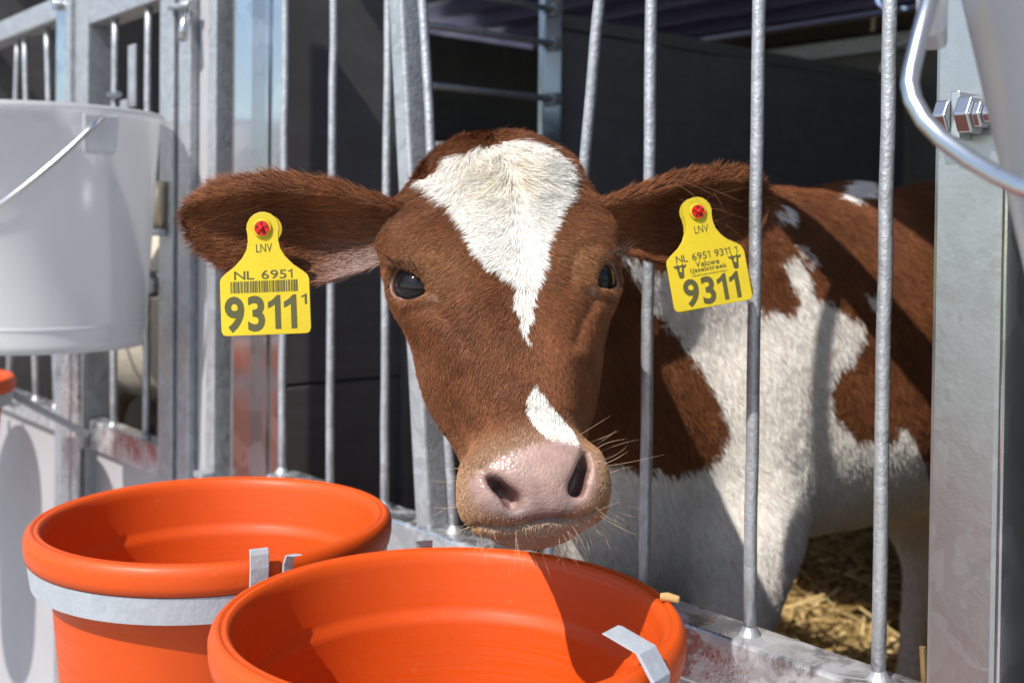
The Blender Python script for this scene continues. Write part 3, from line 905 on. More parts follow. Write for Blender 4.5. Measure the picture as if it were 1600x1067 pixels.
# nostrils
def ncap(p, q, r0, r1, k=0.003):
    P_, Q_ = HP(*p), HP(*q)
    ab = Q_ - P_; L2 = ab @ ab
    def fn(X, Y, Z):
        dx, dy, dz = X - P_[0], Y - P_[1], Z - P_[2]
        h = np.clip((dx * ab[0] + dy * ab[1] + dz * ab[2]) / L2, 0, 1)
        return np.sqrt((dx - h * ab[0]) ** 2 + (dy - h * ab[1]) ** 2 + (dz - h * ab[2]) ** 2) - (r0 + (r1 - r0) * h) * mm
    m = max(r0, r1) * mm
    FD.cut(fn, np.minimum(P_, Q_) - m, np.maximum(P_, Q_) + m, k)
for sg, A0, A1, r in ((-1, (-27, -146), (-15, -158), 4.6), (1, (34, -139), (26, -153), 5.0)):
    for cc, rr in ((50, r), (42, r), (34, r), (26, r * 0.9)):
        ncap((A0[0] - sg * 1.0, A0[1], cc), (A1[0] + 0, A1[1], cc), rr * 0.75, rr, 0.006)
def groove(pts, width, depth, cmin=-10):
    """crease pressed into the surface along a polyline in the face plane"""
    lo = np.min([HP(a, b, c) for a, b in pts for c in (cmin, 70)], 0) - 0.012
    hi = np.max([HP(a, b, c) for a, b in pts for c in (cmin, 70)], 0) + 0.012
    def fn(X, Y, Z):
        dx, dy, dz = (X - H_O[0]) * 1000 / HS, (Y - H_O[1]) * 1000 / HS, (Z - H_O[2]) * 1000 / HS
        a = dx * H_U[0] + dy * H_U[1] + dz * H_U[2]; b = dx * H_V[0] + dy * H_V[1] + dz * H_V[2]; c = dx * H_W[0] + dy * H_W[1] + dz * H_W[2]
        best = 1e9
        for (p, q) in zip(pts[:-1], pts[1:]):
            ex, ey = q[0] - p[0], q[1] - p[1]
            h = np.clip(((a - p[0]) * ex + (b - p[1]) * ey) / (ex * ex + ey * ey), 0, 1)
            best = np.minimum(best, (a - p[0] - ex * h) ** 2 + (b - p[1] - ey * h) ** 2)
        return depth * mm * np.exp(-best / (width * width)) * (c > cmin)
    FD.push(fn, lo, hi)
groove([(-36, -135), (-31, -141), (-26, -147)], 2.4, 3.2)
groove([(35, -131), (34, -138)], 2.4, 3.2)
groove([(-46, -166), (-32, -170.5), (-16, -172.5), (4, -170), (24, -171.5), (38, -167), (47, -161)], 1.5, 3.4, -30)
groove([(2, -150), (4, -170)], 2.2, 0.8)
groove([(-74, 16), (-62, 20), (-50, 16), (-41, 4), (-37, -14)], 4.2, 1.2); groove([(74, 16), (62, 20), (50, 16), (41, 4), (37, -14)], 4.2, 1.2)
groove([(-72, -19), (-60, -21), (-48, -17)], 2.6, 1.3); groove([(72, -19), (60, -21), (48, -17)], 2.6, 1.3)
groove([(-56, -22), (-44, -34), (-36, -52)], 4, 1.8); groove([(56, -22), (45, -34), (38, -52)], 4, 1.8)
groove([(-40, -70), (-28, -100), (-34, -122)], 7, 2.2); groove([(44, -70), (38, -100), (40, -122)], 7, 2.2)
# eye openings
EYES = {}
for sg in (-1, 1):
    ec = HP(sg * 62, 0, 4)
    out = sg * 0.66 * H_U + 0.02 * H_V + 0.75 * H_W
    out /= np.linalg.norm(out)
    wid = H_V * -0.45 + (-sg * 0.75 * H_U + 0.66 * H_W) * 0.9
    wid -= out * (wid @ out); wid /= np.linalg.norm(wid)
    hgt = np.cross(out, wid)
    EYES[sg] = (ec, out, wid, hgt)
    FD.cut_ell(ec + out * 0.0173, (wid, hgt, out), (0.0180, 0.0094, 0.0120), 0.003)
    FD.cut_ell(ec, (wid, hgt, out), (0.0161, 0.0161, 0.0161), 0.001)
V0, Q0 = FD.mesh()
del FD
la, lb_, lc = head_local(V0)
inhead = (np.abs(la) < 100) & (lb_ > -205) & (lb_ < 130) & (lc > -60)
V0 = smooth_mesh(V0, Q0, 2, 0.5)
V0 = smooth_mesh(V0, Q0, 6, 0.5, np.where(inhead, 0.0, 1.0))

# ears: cupped leaves between an upper and a lower edge, joined into the same mesh
def catmull(keys, n):
    K = np.array(keys, float)
    t = K[:, 0]; u = np.linspace(0, 1, n)
    out = []
    for c in range(1, K.shape[1]):
        m = np.gradient(K[:, c], t)
        j = np.clip(np.searchsorted(t, u, 'right') - 1, 0, len(t) - 2)
        h = t[j + 1] - t[j]; x = (u - t[j]) / h
        out.append((2 * x ** 3 - 3 * x ** 2 + 1) * K[j, c] + (x ** 3 - 2 * x ** 2 + x) * h * m[j] + (-2 * x ** 3 + 3 * x ** 2) * K[j + 1, c] + (x ** 3 - x ** 2) * h * m[j + 1])
    return np.stack(out, 1)
EAR_L_TOP = [(0, -0.0663, 0.722, 0.8141), (0.15, -0.0926, 0.718, 0.8224), (0.35, -0.1228, 0.714, 0.8305), (0.55, -0.1517, 0.712, 0.8325), (0.75, -0.1839, 0.714, 0.8265), (0.88, -0.201, 0.717, 0.8199), (0.96, -0.2093, 0.719, 0.8133), (1, -0.2112, 0.72, 0.8084)]
EAR_L_BOT = [(0, -0.0689, 0.718, 0.7828), (0.15, -0.0921, 0.717, 0.7736), (0.35, -0.1205, 0.716, 0.7651), (0.55, -0.1504, 0.716, 0.766), (0.75, -0.1821, 0.718, 0.7742), (0.88, -0.2005, 0.719, 0.7855), (0.96, -0.2091, 0.72, 0.7969), (1, -0.2112, 0.72, 0.8051)]
EAR_R_TOP = [(0, 0.0529, 0.745, 0.8167), (0.15, 0.0783, 0.766, 0.8271), (0.35, 0.1055, 0.787, 0.8371), (0.55, 0.1335, 0.81, 0.8431), (0.75, 0.1636, 0.834, 0.8456), (0.88, 0.1824, 0.848, 0.8426), (0.96, 0.1935, 0.856, 0.8348), (1, 0.197, 0.86, 0.8277)]
EAR_R_BOT = [(0, 0.0572, 0.742, 0.7892), (0.15, 0.0804, 0.76, 0.7844), (0.35, 0.1047, 0.779, 0.778), (0.55, 0.1321, 0.802, 0.7776), (0.75, 0.1628, 0.828, 0.7838), (0.88, 0.1826, 0.846, 0.7952), (0.96, 0.1936, 0.855, 0.8094), (1, 0.1971, 0.86, 0.8198)]
def ear(top, bot, cup, n=40, m=22, th=0.0045):
    T = catmull(top, n); B = catmull(bot, n)
    u = np.linspace(0, 1, n)
    cupd = np.interp(u, [c[0] for c in cup], [c[1] for c in cup])
    spine = (T + B) / 2
    tg = np.gradient(spine, axis=0); tg /= np.linalg.norm(tg, axis=1)[:, None] + 1e-9
    ac = B - T; ac = ac / (np.linalg.norm(ac, axis=1)[:, None] + 1e-9)
    nb = np.cross(tg, ac)
    nb[nb[:, 1] < 0] *= -1                           # away from the viewer's side: the ear's back
    nb = nb / (np.linalg.norm(nb, axis=1)[:, None] + 1e-9)
    w = np.linspace(0, 1, m)
    prof = (4 * w * (1 - w)) ** 0.75 * (0.75 + 0.6 * w) - 0.75 * np.exp(-((w - 0.13) / 0.10) ** 2)
    S = T[:, None, :] * (1 - w)[None, :, None] + B[:, None, :] * w[None, :, None] + nb[:, None, :] * (cupd[:, None] * prof[None, :])[:, :, None]
    edge = np.clip(np.minimum(w, 1 - w) * 8, 0, 1) ** 0.5
    tip = np.clip((1 - u) * 8, 0, 1) ** 0.5
    tk = th * (0.35 + 0.65 * edge[None, :] * tip[:, None])
    front = S; back = S + nb[:, None, :] * tk[:, :, None]
    Vv = np.concatenate([front.reshape(-1, 3), back.reshape(-1, 3)], 0)
    q = []
    N = n * m
    for i in range(n - 1):
        for j in range(m - 1):
            a, b, c, d = i * m + j, i * m + j + 1, (i + 1) * m + j + 1, (i + 1) * m + j
            q.append((a, b, c, d)); q.append((N + d, N + c, N + b, N + a))
        q.append((i * m, (i + 1) * m, N + (i + 1) * m, N + i * m))
        q.append((i * m + m - 1, N + i * m + m - 1, N + (i + 1) * m + m - 1, (i + 1) * m + m - 1))
    for j in range(m - 1):
        q.append(((n - 1) * m + j, (n - 1) * m + j + 1, N + (n - 1) * m + j + 1, N + (n - 1) * m + j))
    Q = np.array(q)
    uw = np.concatenate([np.stack(np.meshgrid(u, w, indexing='ij'), -1).reshape(-1, 2)] * 2, 0)
    isback = np.concatenate([np.zeros(N), np.ones(N)])
    return Vv, Q, uw, isback, tg
ears = []
for top, bot, cup in ((EAR_L_TOP, EAR_L_BOT, [(0, 0.004), (0.12, 0.012), (0.3, 0.020), (0.55, 0.016), (0.8, 0.011), (1, 0.0)]),
                      (EAR_R_TOP, EAR_R_BOT, [(0, 0.003), (0.12, 0.010), (0.3, 0.018), (0.55, 0.016), (0.8, 0.011), (1, 0.0)])):
    Vv, Q, uw, isb, tg = ear(top, bot, cup)
    # face winding: front faces the camera side
    p = Vv[Q[0]]; nn = np.cross(p[1] - p[0], p[2] - p[0])
    if nn[1] > 0:
        Q = Q[:, ::-1]
    ears.append((Vv, Q, uw, isb))
VA = np.concatenate([V0, ears[0][0], ears[1][0]], 0)
o1, o2 = len(V0), len(V0) + len(ears[0][0])
QA = np.concatenate([Q0, ears[0][1] + o1, ears[1][1] + o2], 0)
REG = np.concatenate([np.zeros(len(V0)), np.full(len(ears[0][0]), 1), np.full(len(ears[1][0]), 2)])
EUW = np.concatenate([np.zeros((len(V0), 2)), ears[0][2], ears[1][2]], 0)
EBK = np.concatenate([np.zeros(len(V0)), ears[0][3], ears[1][3]])

BROWN = np.array([0.182, 0.066, 0.026]); BROWN_D = np.array([0.070, 0.021, 0.008]); TAN = np.array([0.34, 0.175, 0.075])
CREAM = np.array([0.92, 0.89, 0.83]); PINKC = np.array([0.37, 0.245, 0.21]); PINKG = np.array([0.19, 0.145, 0.142])
def coat(p, reg, uw, bk, seed=0, fine=True):
    """hair colour, bare-skin amount and a few masks for points on the calf"""
    a, b, c = head_local(p)
    n1 = vnoise(p, 160, 1 + seed); n2 = vnoise(p, 60, 2 + seed); n3 = vnoise(p, 420, 3 + seed)
    ishead = ((np.abs(a) < 92) & (b > -205) & (b < 130) & (c > -62) & (reg == 0))
    q = p - PEN_O
    s = q @ PEN_T; d = q @ PEN_N; z = p[:, 2]
    white = np.zeros(len(p), bool)
    ja, jb = a + 2.2 * n1 + 1.2 * n3, b + 2.2 * n2 + 1.2 * n3
    white |= ishead & (c > -45) & (poly_sd(ja + 4.5 * (1 - sstep(b, 20, 70)), jb, BLAZE) < -(0.9 * sstep(b, -30, -10) + 5.2 * sstep(b, 25, 70)))
    white |= ishead & (c > -20) & (poly_sd(a + 1.0 * n1 + 0.8 * n3, b + 1.0 * n2 + 0.8 * n3, SNIP) < 0)
    dd = d - 1.36 * (np.clip(s, 0.18, 0.40) - 0.26) + 0.004 * n1 + 0.003 * n3
    zz = z + 0.007 * n2 + 0.004 * n3
    wb = poly_sd(dd, zz, WHITE) < 0
    for sp in SPOTS:
        wb |= poly_sd(dd + 0.002 * n1, zz, sp) < 0.001
    white |= (~ishead) & (reg == 0) & wb
    col = np.tile(BROWN, (len(p), 1))
    sh = np.clip(0.5 + 0.35 * n2 + 0.25 * n1, 0, 1)[:, None]
    col = col * (0.80 + 0.45 * sh) * (1 + 0.22 * vnoise(p, 24, 5)[:, None])
    # lighter hair around the eyes and on the bridge of the muzzle, darker on the jaw
    for sg in (-1, 1):
        r = np.hypot(a - sg * 52, b - 4)
        col = np.where((ishead)[:, None], col + (TAN - col) * (0.42 * np.exp(-(r / 22) ** 2))[:, None], col)
    mz = sstep(-b, 98, 138) * ishead
    col = col + (TAN * 0.95 - col) * (0.78 * mz)[:, None]
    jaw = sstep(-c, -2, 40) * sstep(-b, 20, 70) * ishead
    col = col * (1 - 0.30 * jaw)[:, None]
    # lips carry darker and paler short hair
    chin = ishead * sstep(-b, 170.5, 174)
    col = col + (np.array([0.42, 0.36, 0.30]) - col) * (0.8 * chin)[:, None]
    isear = reg > 0
    inner = isear & (bk < 0.5)
    col = np.where(isear[:, None], col * 0.80, col)
    col = np.where(inner[:, None], col * 1.45, col)
    lobe = inner * sstep(uw[:, 1], 0.55, 0.9) * sstep(-uw[:, 0], -0.42, -0.2) * (reg == 1)
    col = col + (np.array([0.36, 0.27, 0.25]) - col) * (0.65 * lobe)[:, None]
    wcol = CREAM * (0.93 + 0.10 * sh) * np.where(ishead, 0.90, 1.0)[:, None]
    warm = (ishead * np.exp(-((a - 2) / 24) ** 2 - ((b - 76) / 26) ** 2) * (0.7 + 0.6 * n1))[:, None]
    wcol = wcol * (1 - warm * np.array([0.08, 0.15, 0.28]))
    col = np.where(white[:, None], wcol, col)
    sdp = poly_sd(a, b, PINK) + 3.0 * n2 + 1.5 * n1
    bare = ishead * sstep(-sdp, -8.0, 6.0) * (c > -4)
    near = ishead * np.exp(-(np.maximum(sdp, 0) / 11.0) ** 2) * (c > -20)
    col = np.where(white[:, None], col, col + (np.array([0.40, 0.255, 0.17]) - col) * (0.66 * near)[:, None])
    for sg in (-1, 1):
        ec = EYES[sg][0]
        bare = np.maximum(bare, ishead * (1 - sstep(np.linalg.norm(p - ec, axis=1) - 0.0, 0.0168, 0.0207)) * 1.0)
    return col, white, bare, ishead, a, b, c, s, d, z

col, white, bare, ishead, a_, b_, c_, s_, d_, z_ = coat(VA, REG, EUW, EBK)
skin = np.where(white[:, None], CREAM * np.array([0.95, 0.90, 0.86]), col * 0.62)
pk = vnoise(VA, 45, 9)
muz = PINKC + (PINKG - PINKC) * np.clip(sstep(-b_, 152, 172) * (0.65 + 0.3 * pk) + 0.25 * sstep(pk, 0.1, 0.7), 0, 1)[:, None]
onmuz = (b_ < -110) & ishead
lip = ishead * np.exp(-((b_ + 170.5) / 4.0) ** 2) * (c_ > 0)
skin = np.where(onmuz[:, None], skin + (muz - skin) * bare[:, None], skin)
skin = skin + (np.array([0.12, 0.085, 0.085]) - skin) * (0.75 * lip)[:, None]
for sg in (-1, 1):
    ec, out, wid, hgt = EYES[sg]
    r = np.linalg.norm(VA - ec, axis=1)
    rimc = np.array([0.16, 0.085, 0.075])
    m_ = ishead * (1 - sstep(r, 0.0178, 0.0232))
    skin = skin + (np.array([0.27, 0.15, 0.115]) - skin) * (0.8 * m_)[:, None]
    inn = ishead * np.exp(-((a_ - sg * 56) / 8) ** 2 - ((b_ + 15) / 7) ** 2)
    skin = skin + (np.array([0.33, 0.185, 0.135]) - skin) * (0.6 * inn)[:, None]
    m_ = ishead * (1 - sstep(r, 0.0158, 0.0189))
    skin = skin + (np.array([0.028, 0.020, 0.022]) - skin) * m_[:, None]
# inside of the nostrils is deep pink-grey
for (na, nb_, rr) in ((-21, -152, 9), (29, -148, 11)):
    m_ = onmuz * (np.hypot(a_ - na, b_ - nb_) < rr) * (c_ < 42)
    skin = skin + (np.array([0.16, 0.08, 0.075]) - skin) * (0.8 * m_)[:, None]
lobe = (REG == 1) * (EBK < 0.5) * sstep(EUW[:, 1], 0.5, 0.85) * sstep(-EUW[:, 0], -0.45, -0.15)
skin = skin + (np.array([0.42, 0.22, 0.19]) - skin) * (0.7 * lobe)[:, None]
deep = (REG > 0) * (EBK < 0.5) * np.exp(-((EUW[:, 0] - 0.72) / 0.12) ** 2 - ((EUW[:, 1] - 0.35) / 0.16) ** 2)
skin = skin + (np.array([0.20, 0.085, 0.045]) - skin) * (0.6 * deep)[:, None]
hoof = (z_ < 0.10) & (d_ > 0.1)
skin = np.where(hoof[:, None], np.array([0.06, 0.045, 0.035]), skin)

calf_base = W(0.37, 0.5, 0.055)
calf = empty('calf', calf_base)
tag(calf, 'red-brown and white calf putting its head through the fence', 'calf')
def npmesh(name, V, Q, mat, parent, base, attrs=()):
    me = bpy.data.meshes.new(name)
    me.from_pydata((V - base).tolist(), [], Q.tolist())
    me.polygons.foreach_set('use_smooth', np.ones(len(me.polygons), bool))
    for nm, arr in attrs:
        if arr.ndim == 2:
            at = me.attributes.new(nm, 'FLOAT_COLOR', 'POINT')
            at.data.foreach_set('color', np.concatenate([arr, np.ones((len(arr), 1))], 1).astype(np.float32).ravel())
        else:
            at = me.attributes.new(nm, 'FLOAT', 'POINT')
            at.data.foreach_set('value', arr.astype(np.float32))
    me.materials.append(mat)
    ob = bpy.data.objects.new(name, me); COL.objects.link(ob)
    ob.parent = parent
    me.update()
    return ob
k = NT('calf skin')
at = k.n('ShaderNodeAttribute', attribute_name='skin')
wt = k.n('ShaderNodeAttribute', attribute_name='wet')
mot = k.noise(130, 4, 0.6)
k.l(k.mix(k.rng(mot, 0.0, 0.4), at.outputs['Color'], (0.16, 0.10, 0.09)), k.b.inputs['Base Color'])
k.t.links.remove(k.b.inputs['Base Color'].links[0])
mxx = k.n('ShaderNodeMix', data_type='RGBA', blend_type='MULTIPLY'); mxx.inputs[0].default_value = 1.0
k.l(at.outputs['Color'], mxx.inputs[6]); k.l(k.ramp(mot, [(0.25, (0.72, 0.70, 0.70)), (0.75, (1.12, 1.1, 1.1))]), mxx.inputs[7])
k.l(mxx.outputs[2], k.b.inputs['Base Color'])
k.l(k.rng(k.noise(55, 3, 0.6), 0.30, 0.58, 0.38, 0.62), k.b.inputs['Roughness'])
k.b.inputs['Subsurface Weight'].default_value = 0.12
k.b.inputs['Subsurface Radius'].default_value = (1.0, 0.35, 0.2)
k.b.inputs['Subsurface Scale'].default_value = 0.003
vo = k.n('ShaderNodeTexVoronoi'); vo.inputs['Scale'].default_value = 520
k.l(k.coord(), vo.inputs['Vector'])
bp = k.n('ShaderNodeBump'); bp.inputs['Distance'].default_value = 0.0012
sm_ = k.n('ShaderNodeMath', operation='MULTIPLY'); sm_.inputs[1].default_value = 0.28
k.l(wt.outputs['Fac'], sm_.inputs[0]); k.l(sm_.outputs[0], bp.inputs['Strength'])
k.l(vo.outputs['Distance'], bp.inputs['Height']); k.l(bp.outputs[0], k.b.inputs['Normal'])
M['skin'] = k.m
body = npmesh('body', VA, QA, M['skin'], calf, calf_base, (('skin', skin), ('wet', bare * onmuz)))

# eyes
k = NT('eyeball')
k.set(Base_Color=(0.008, 0.007, 0.008, 1), Roughness=0.05)
k.b.inputs['Specular IOR Level'].default_value = 0.32
k.b.inputs['Coat Weight'].default_value = 0.0
k.b.inputs['Coat Roughness'].default_value = 0.02
M['eye'] = k.m
M['sclera'] = NT('eye white').set(Base_Color=(0.26, 0.23, 0.17, 1), Roughness=0.15).m
for sg in (-1, 1):
    ec, out, wid, hgt = EYES[sg]
    n, mseg = 40, 24
    fw = out
    e1, e2 = wid, hgt
    vs_, fs_, mi = [], [], []
    for i in range(mseg + 1):
        th = math.pi * i / mseg
        for j in range(n):
            ph = 2 * math.pi * j / n
            rr = 0.0165 * (1 + 0.02 * math.exp(-(th / 0.6) ** 2))
            vs_.append(ec + rr * (math.cos(th) * fw + math.sin(th) * (math.cos(ph) * e1 + math.sin(ph) * e2)))
    for i in range(mseg):
        for j in range(n):
            fs_.append((i * n + j, i * n + (j + 1) % n, (i + 1) * n + (j + 1) % n, (i + 1) * n + j))
            mi.append(0 if i < 11 else 1)
    mb = MB(); mb.add(vs_, fs_, True)
    eo = mb.build('eye', M['eye'], calf, calf_base)
    eo.data.materials.append(M['sclera'])
    eo.data.polygons.foreach_set('material_index', mi)

# ------------------------------------------------------------------ fur
def hair_curves(name, pts, rad, colr, mat, parent, base):
    """pts (N, K, 3), rad (K) or (N, K), colr (N, K, 3)"""
    N, K, _ = pts.shape
    hc = bpy.data.hair_curves.new(name)
    hc.add_curves([K] * N)
    hc.attributes['position'].data.foreach_set('vector', (pts - base).reshape(-1).astype(np.float32))
    ra = hc.attributes.get('radius') or hc.attributes.new('radius', 'FLOAT', 'POINT')
    rad = np.broadcast_to(rad, (N, K))
    ra.data.foreach_set('value', np.ascontiguousarray(rad).reshape(-1).astype(np.float32))
    ca = hc.attributes.new('hair_colour', 'FLOAT_COLOR', 'POINT')
    ca.data.foreach_set('color', np.concatenate([colr, np.ones((N, K, 1))], 2).reshape(-1).astype(np.float32))
    hc.materials.append(mat)
    ob = bpy.data.objects.new(name, hc); COL.objects.link(ob)
    ob.parent = parent
    return ob
k = NT('calf hair')
at = k.n('ShaderNodeAttribute', attribute_name='hair_colour')
k.l(at.outputs['Color'], k.b.inputs['Base Color'])
k.set(Roughness=0.55)
k.b.inputs['Specular IOR Level'].default_value = 0.28
M['hair'] = k.m

def tri_sample(V, Q, w, n, rng):
    T = np.concatenate([Q[:, [0, 1, 2]], Q[:, [0, 2, 3]]], 0)
    A_, B_, C_ = V[T[:, 0]], V[T[:, 1]], V[T[:, 2]]
    nr = np.cross(B_ - A_, C_ - A_); ar = np.linalg.norm(nr, axis=1) / 2
    nr = nr / (2 * ar[:, None] + 1e-15)
    ww = ar * w[T].mean(1)
    cs = np.cumsum(ww); cs /= cs[-1]
    ti = np.searchsorted(cs, rng.random(n))
    r1, r2 = np.sqrt(rng.random(n)), rng.random(n)
    bc = np.stack([1 - r1, r1 * (1 - r2), r1 * r2], 1)
    return T[ti], bc, nr
def vert_normals(V, Q):
    N = np.zeros_like(V)
    nr = np.cross(V[Q[:, 2]] - V[Q[:, 0]], V[Q[:, 3]] - V[Q[:, 1]])
    for q in range(4):
        for ax in range(3):
            N[:, ax] += np.bincount(Q[:, q], nr[:, ax], len(V))
    return N / (np.linalg.norm(N, axis=1)[:, None] + 1e-15)
VN = vert_normals(VA, QA)
if np.mean(np.sum(VN[:o1] * (VA[:o1] - VA[:o1].mean(0)), 1)) < 0:
    VN[:o1] *= -1
unit = lambda v: v / (np.linalg.norm(v, axis=1)[:, None] + 1e-12)
to_cam = unit(np.array([0, 0, CZ]) - VA)
facing = np.sum(VN * to_cam, 1)
FUR_N = 1.0
def grow(name, weight, count, seed, L0, lift0, rad, K=5, white_gain=1.0):
    rng = np.random.default_rng(seed)
    T, bc, _ = tri_sample(VA, QA, weight, int(count * FUR_N), rng)
    def it(a):
        return (a[T] * (bc[:, :, None] if a.ndim == 2 else bc)).sum(1)
    p = it(VA); nrm = unit(it(VN)); reg = REG[T[:, 0]]; uw = it(EUW); bk = EBK[T[:, 0]]
    col, white, bare, ishead, a, b, c, s, d, z = coat(p, reg, uw, bk)
    n = len(p)
    # flow of the coat
    sid = np.clip((a - 6) / 20, -1, 1)[:, None]
    fl = unit(H_U * sid * 0.95 - H_V * (0.62 - 0.55 * sstep(b, 10, 70))[:, None] + H_V * (0.5 * sstep(-b, 0, 30) * sstep(b, -80, -40))[:, None] * 0.0)
    flow = np.zeros((n, 3))
    hd = ishead[:, None]
    nose = sstep(-b, 20, 60)[:, None]
    fl = unit(fl + np.stack([vnoise(p, 55, 34), vnoise(p, 55, 35), vnoise(p, 55, 36)], 1) * (0.25 + 0.55 * sstep(b, 20, 60))[:, None])
    flow = np.where(hd, unit(fl * (1 - 0.55 * nose) + (-H_V) * 0.7 * nose), flow)
    cr = (ishead & (b > 60))[:, None]
    mess = np.stack([vnoise(p, 70, 31), vnoise(p, 70, 32), vnoise(p, 70, 33)], 1)
    # forelock: brown hair from the poll falls forward over the white
    flow = np.where(cr & (b > 84)[:, None], unit(-H_V * 0.55 + H_W * 0.25 + H_U * (np.sign(a) * 0.3)[:, None] + mess * 0.9), flow)
    flow = np.where(cr & (b <= 84)[:, None], unit(flow + mess * 0.75), flow)
    neckish = (~ishead) & (reg == 0)
    flow = np.where(neckish[:, None], unit(PEN_N * 0.45 + np.array([0, 0, -1.0]) * 0.85 + mess * 0.18), flow)
    for e in (1, 2):
        dirv = (VA[o1 + 39 * 22 + 10] - VA[o1 + 10]) if e == 1 else (VA[o2 + 39 * 22 + 10] - VA[o2 + 10])
        dirv = dirv / np.linalg.norm(dirv)
        edge = (uw[:, 1] - 0.5)[:, None] * np.array([0, 0, -1.0])
        flow = np.where((reg == e)[:, None], unit(dirv + edge * 0.9 + mess * 0.22), flow)
    clump = np.stack([vnoise(p, 210, 41), vnoise(p, 210, 42), vnoise(p, 210, 43)], 1)
    flow = flow + clump * np.where(neckish, 0.10, 0.20)[:, None] + rng.normal(0, 0.11, (n, 3))
    flow = unit(flow - nrm * np.sum(flow * nrm, 1)[:, None])
    L = L0 * rng.uniform(0.65, 1.25, n)
    L = np.where(ishead & (b > 30), L * (1 + 1.3 * sstep(b, 30, 90)), L)
    L = np.where(ishead & white & (b > -50), L * 1.2, L)
    L = np.where(ishead & (b < -95), L * 0.62, L)
    L = np.where(neckish, L * 1.5, L)
    ed = np.minimum(uw[:, 1], 1 - uw[:, 1])
    L = np.where(reg > 0, L * (1.1 + 0.9 * (bk < 0.5) + 0.15 * (ed < 0.08)), L)
    L = np.where((reg > 0) & (uw[:, 0] > 0.8), L * 0.7, L)
    L *= (1 - 0.75 * bare)
    lift = lift0 * (1 + 0.5 * vnoise(p, 120, 51)) + rng.normal(0, 0.08, n)
    lift = np.where(ishead & (b > 70), lift + 0.10, lift)
    lift = np.where((reg > 0) & (bk > 0.5), lift - 0.06, lift)
    inn = np.zeros(n)
    for sg in (-1, 1):
        inn = np.maximum(inn, ishead * np.exp(-((a - sg * 56) / 7) ** 2 - ((b + 15) / 6) ** 2))
    L = L * (1 - 0.7 * inn)
    keep = (inn < 0.25 + 0.9 * rng.random(n)) & (bare < 0.55 + 0.4 * rng.random(n)) & ((z > 0.12))
    # nothing grows over the eyeballs or out of hidden overlaps
    for sg in (-1, 1):
        keep &= np.linalg.norm(p - EYES[sg][0], axis=1) > 0.0190
    tt = np.linspace(0, 1, K)
    droop = 0.75
    pts = p[:, None, :] + nrm[:, None, :] * (L * np.sin(lift))[:, None, None] * (tt - droop * 0.5 * tt ** 2)[None, :, None] \
        + flow[:, None, :] * (L * np.cos(lift * 0.7))[:, None, None] * tt[None, :, None]
    wav = rng.normal(0, 0.07, (n, 1, 3)) * (tt ** 2)[None, :, None] * L[:, None, None]
    pts = pts + wav
    sh = np.clip(rng.normal(1.0, 1.0, n) * np.where(reg > 0, 0.30, 0.17) + np.where(reg > 0, 0.70, 0.83), 0.45, 1.8)
    cc = col * sh[:, None]
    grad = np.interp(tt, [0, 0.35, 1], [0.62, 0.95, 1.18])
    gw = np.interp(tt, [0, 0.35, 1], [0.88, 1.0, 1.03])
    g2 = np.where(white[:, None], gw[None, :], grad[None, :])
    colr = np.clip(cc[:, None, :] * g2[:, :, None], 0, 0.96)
    rr = rad * np.interp(tt, [0, 0.6, 1], [1.0, 0.8, 0.12])
    rv = np.broadcast_to(rr, (n, K)) * np.where(neckish, 1.35, 1.0)[:, None]
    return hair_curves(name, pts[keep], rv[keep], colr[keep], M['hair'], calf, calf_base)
vis = sstep(facing, -0.35, 0.0)
hd_ = ishead.astype(float)
grow('face_fur', vis * hd_ * (1 - 0.9 * bare), 190000, 21, 0.0050, 0.30, 0.00016)
grow('ear_fur', np.where(REG > 0, 1.0, 0.0), 60000, 22, 0.0056, 0.22, 0.00016)
nk = ((REG == 0) & (hd_ < 0.5)).astype(float)
grow('body_fur', vis * nk * sstep(z_, 0.2, 0.35), 190000, 23, 0.0070, 0.13, 0.00019)
body['kind'] = ''
del body['kind']

# long single hairs: whiskers on lips and chin, lashes, ear fringe
def strands(name, roots, dirs, lens, rad, colour, seed, bend=0.25, K=7):
    rng = np.random.default_rng(seed)
    n = len(roots)
    tt = np.linspace(0, 1, K)
    dirs = unit(np.array(dirs))
    b1 = rng.normal(0, bend, (n, 3))
    pts = np.array(roots)[:, None, :] + (dirs[:, None, :] * tt[None, :, None] + b1[:, None, :] * (tt ** 2)[None, :, None]) * np.array(lens)[:, None, None]
    rr = rad * np.interp(tt, [0, 0.7, 1], [1.0, 0.7, 0.15])
    colr = np.broadcast_to(np.array(colour), (n, K, 3)) * rng.uniform(0.7, 1.15, (n, 1, 1))
    return hair_curves(name, pts, rr, colr, M['hair'], calf, calf_base)
cand = np.where((REG == 0) & onmuz & (facing > -0.35) & (bare < 0.6))[0]
rw_ = np.random.default_rng(77)
side_r = cand[(a_[cand] > 30) & (b_[cand] < -115) & (b_[cand] > -172)]
side_l = cand[(a_[cand] < -30) & (b_[cand] < -118) & (b_[cand] > -172)]
chin_ = cand[(b_[cand] < -171)]
lowr = cand[(a_[cand] > 15) & (b_[cand] < -163)]
rts, drs, lns = [], [], []
for grp, n, L0, L1, dv in ((side_r, 15, 0.014, 0.036, H_U * 0.9 + H_V * 0.25), (side_l, 14, 0.008, 0.020, -H_U * 0.8 - H_V * 0.2), (lowr, 26, 0.008, 0.022, H_U * 0.6 - H_V * 0.7), (chin_, 70, 0.006, 0.017, -H_V * 0.8 + H_W * 0.5)):
    if len(grp) == 0:
        continue
    ii = rw_.choice(grp, n)
    for i in ii:
        rts.append(VA[i]); drs.append(VN[i] * 0.8 + dv + rw_.normal(0, 0.22, 3)); lns.append(rw_.uniform(L0, L1))
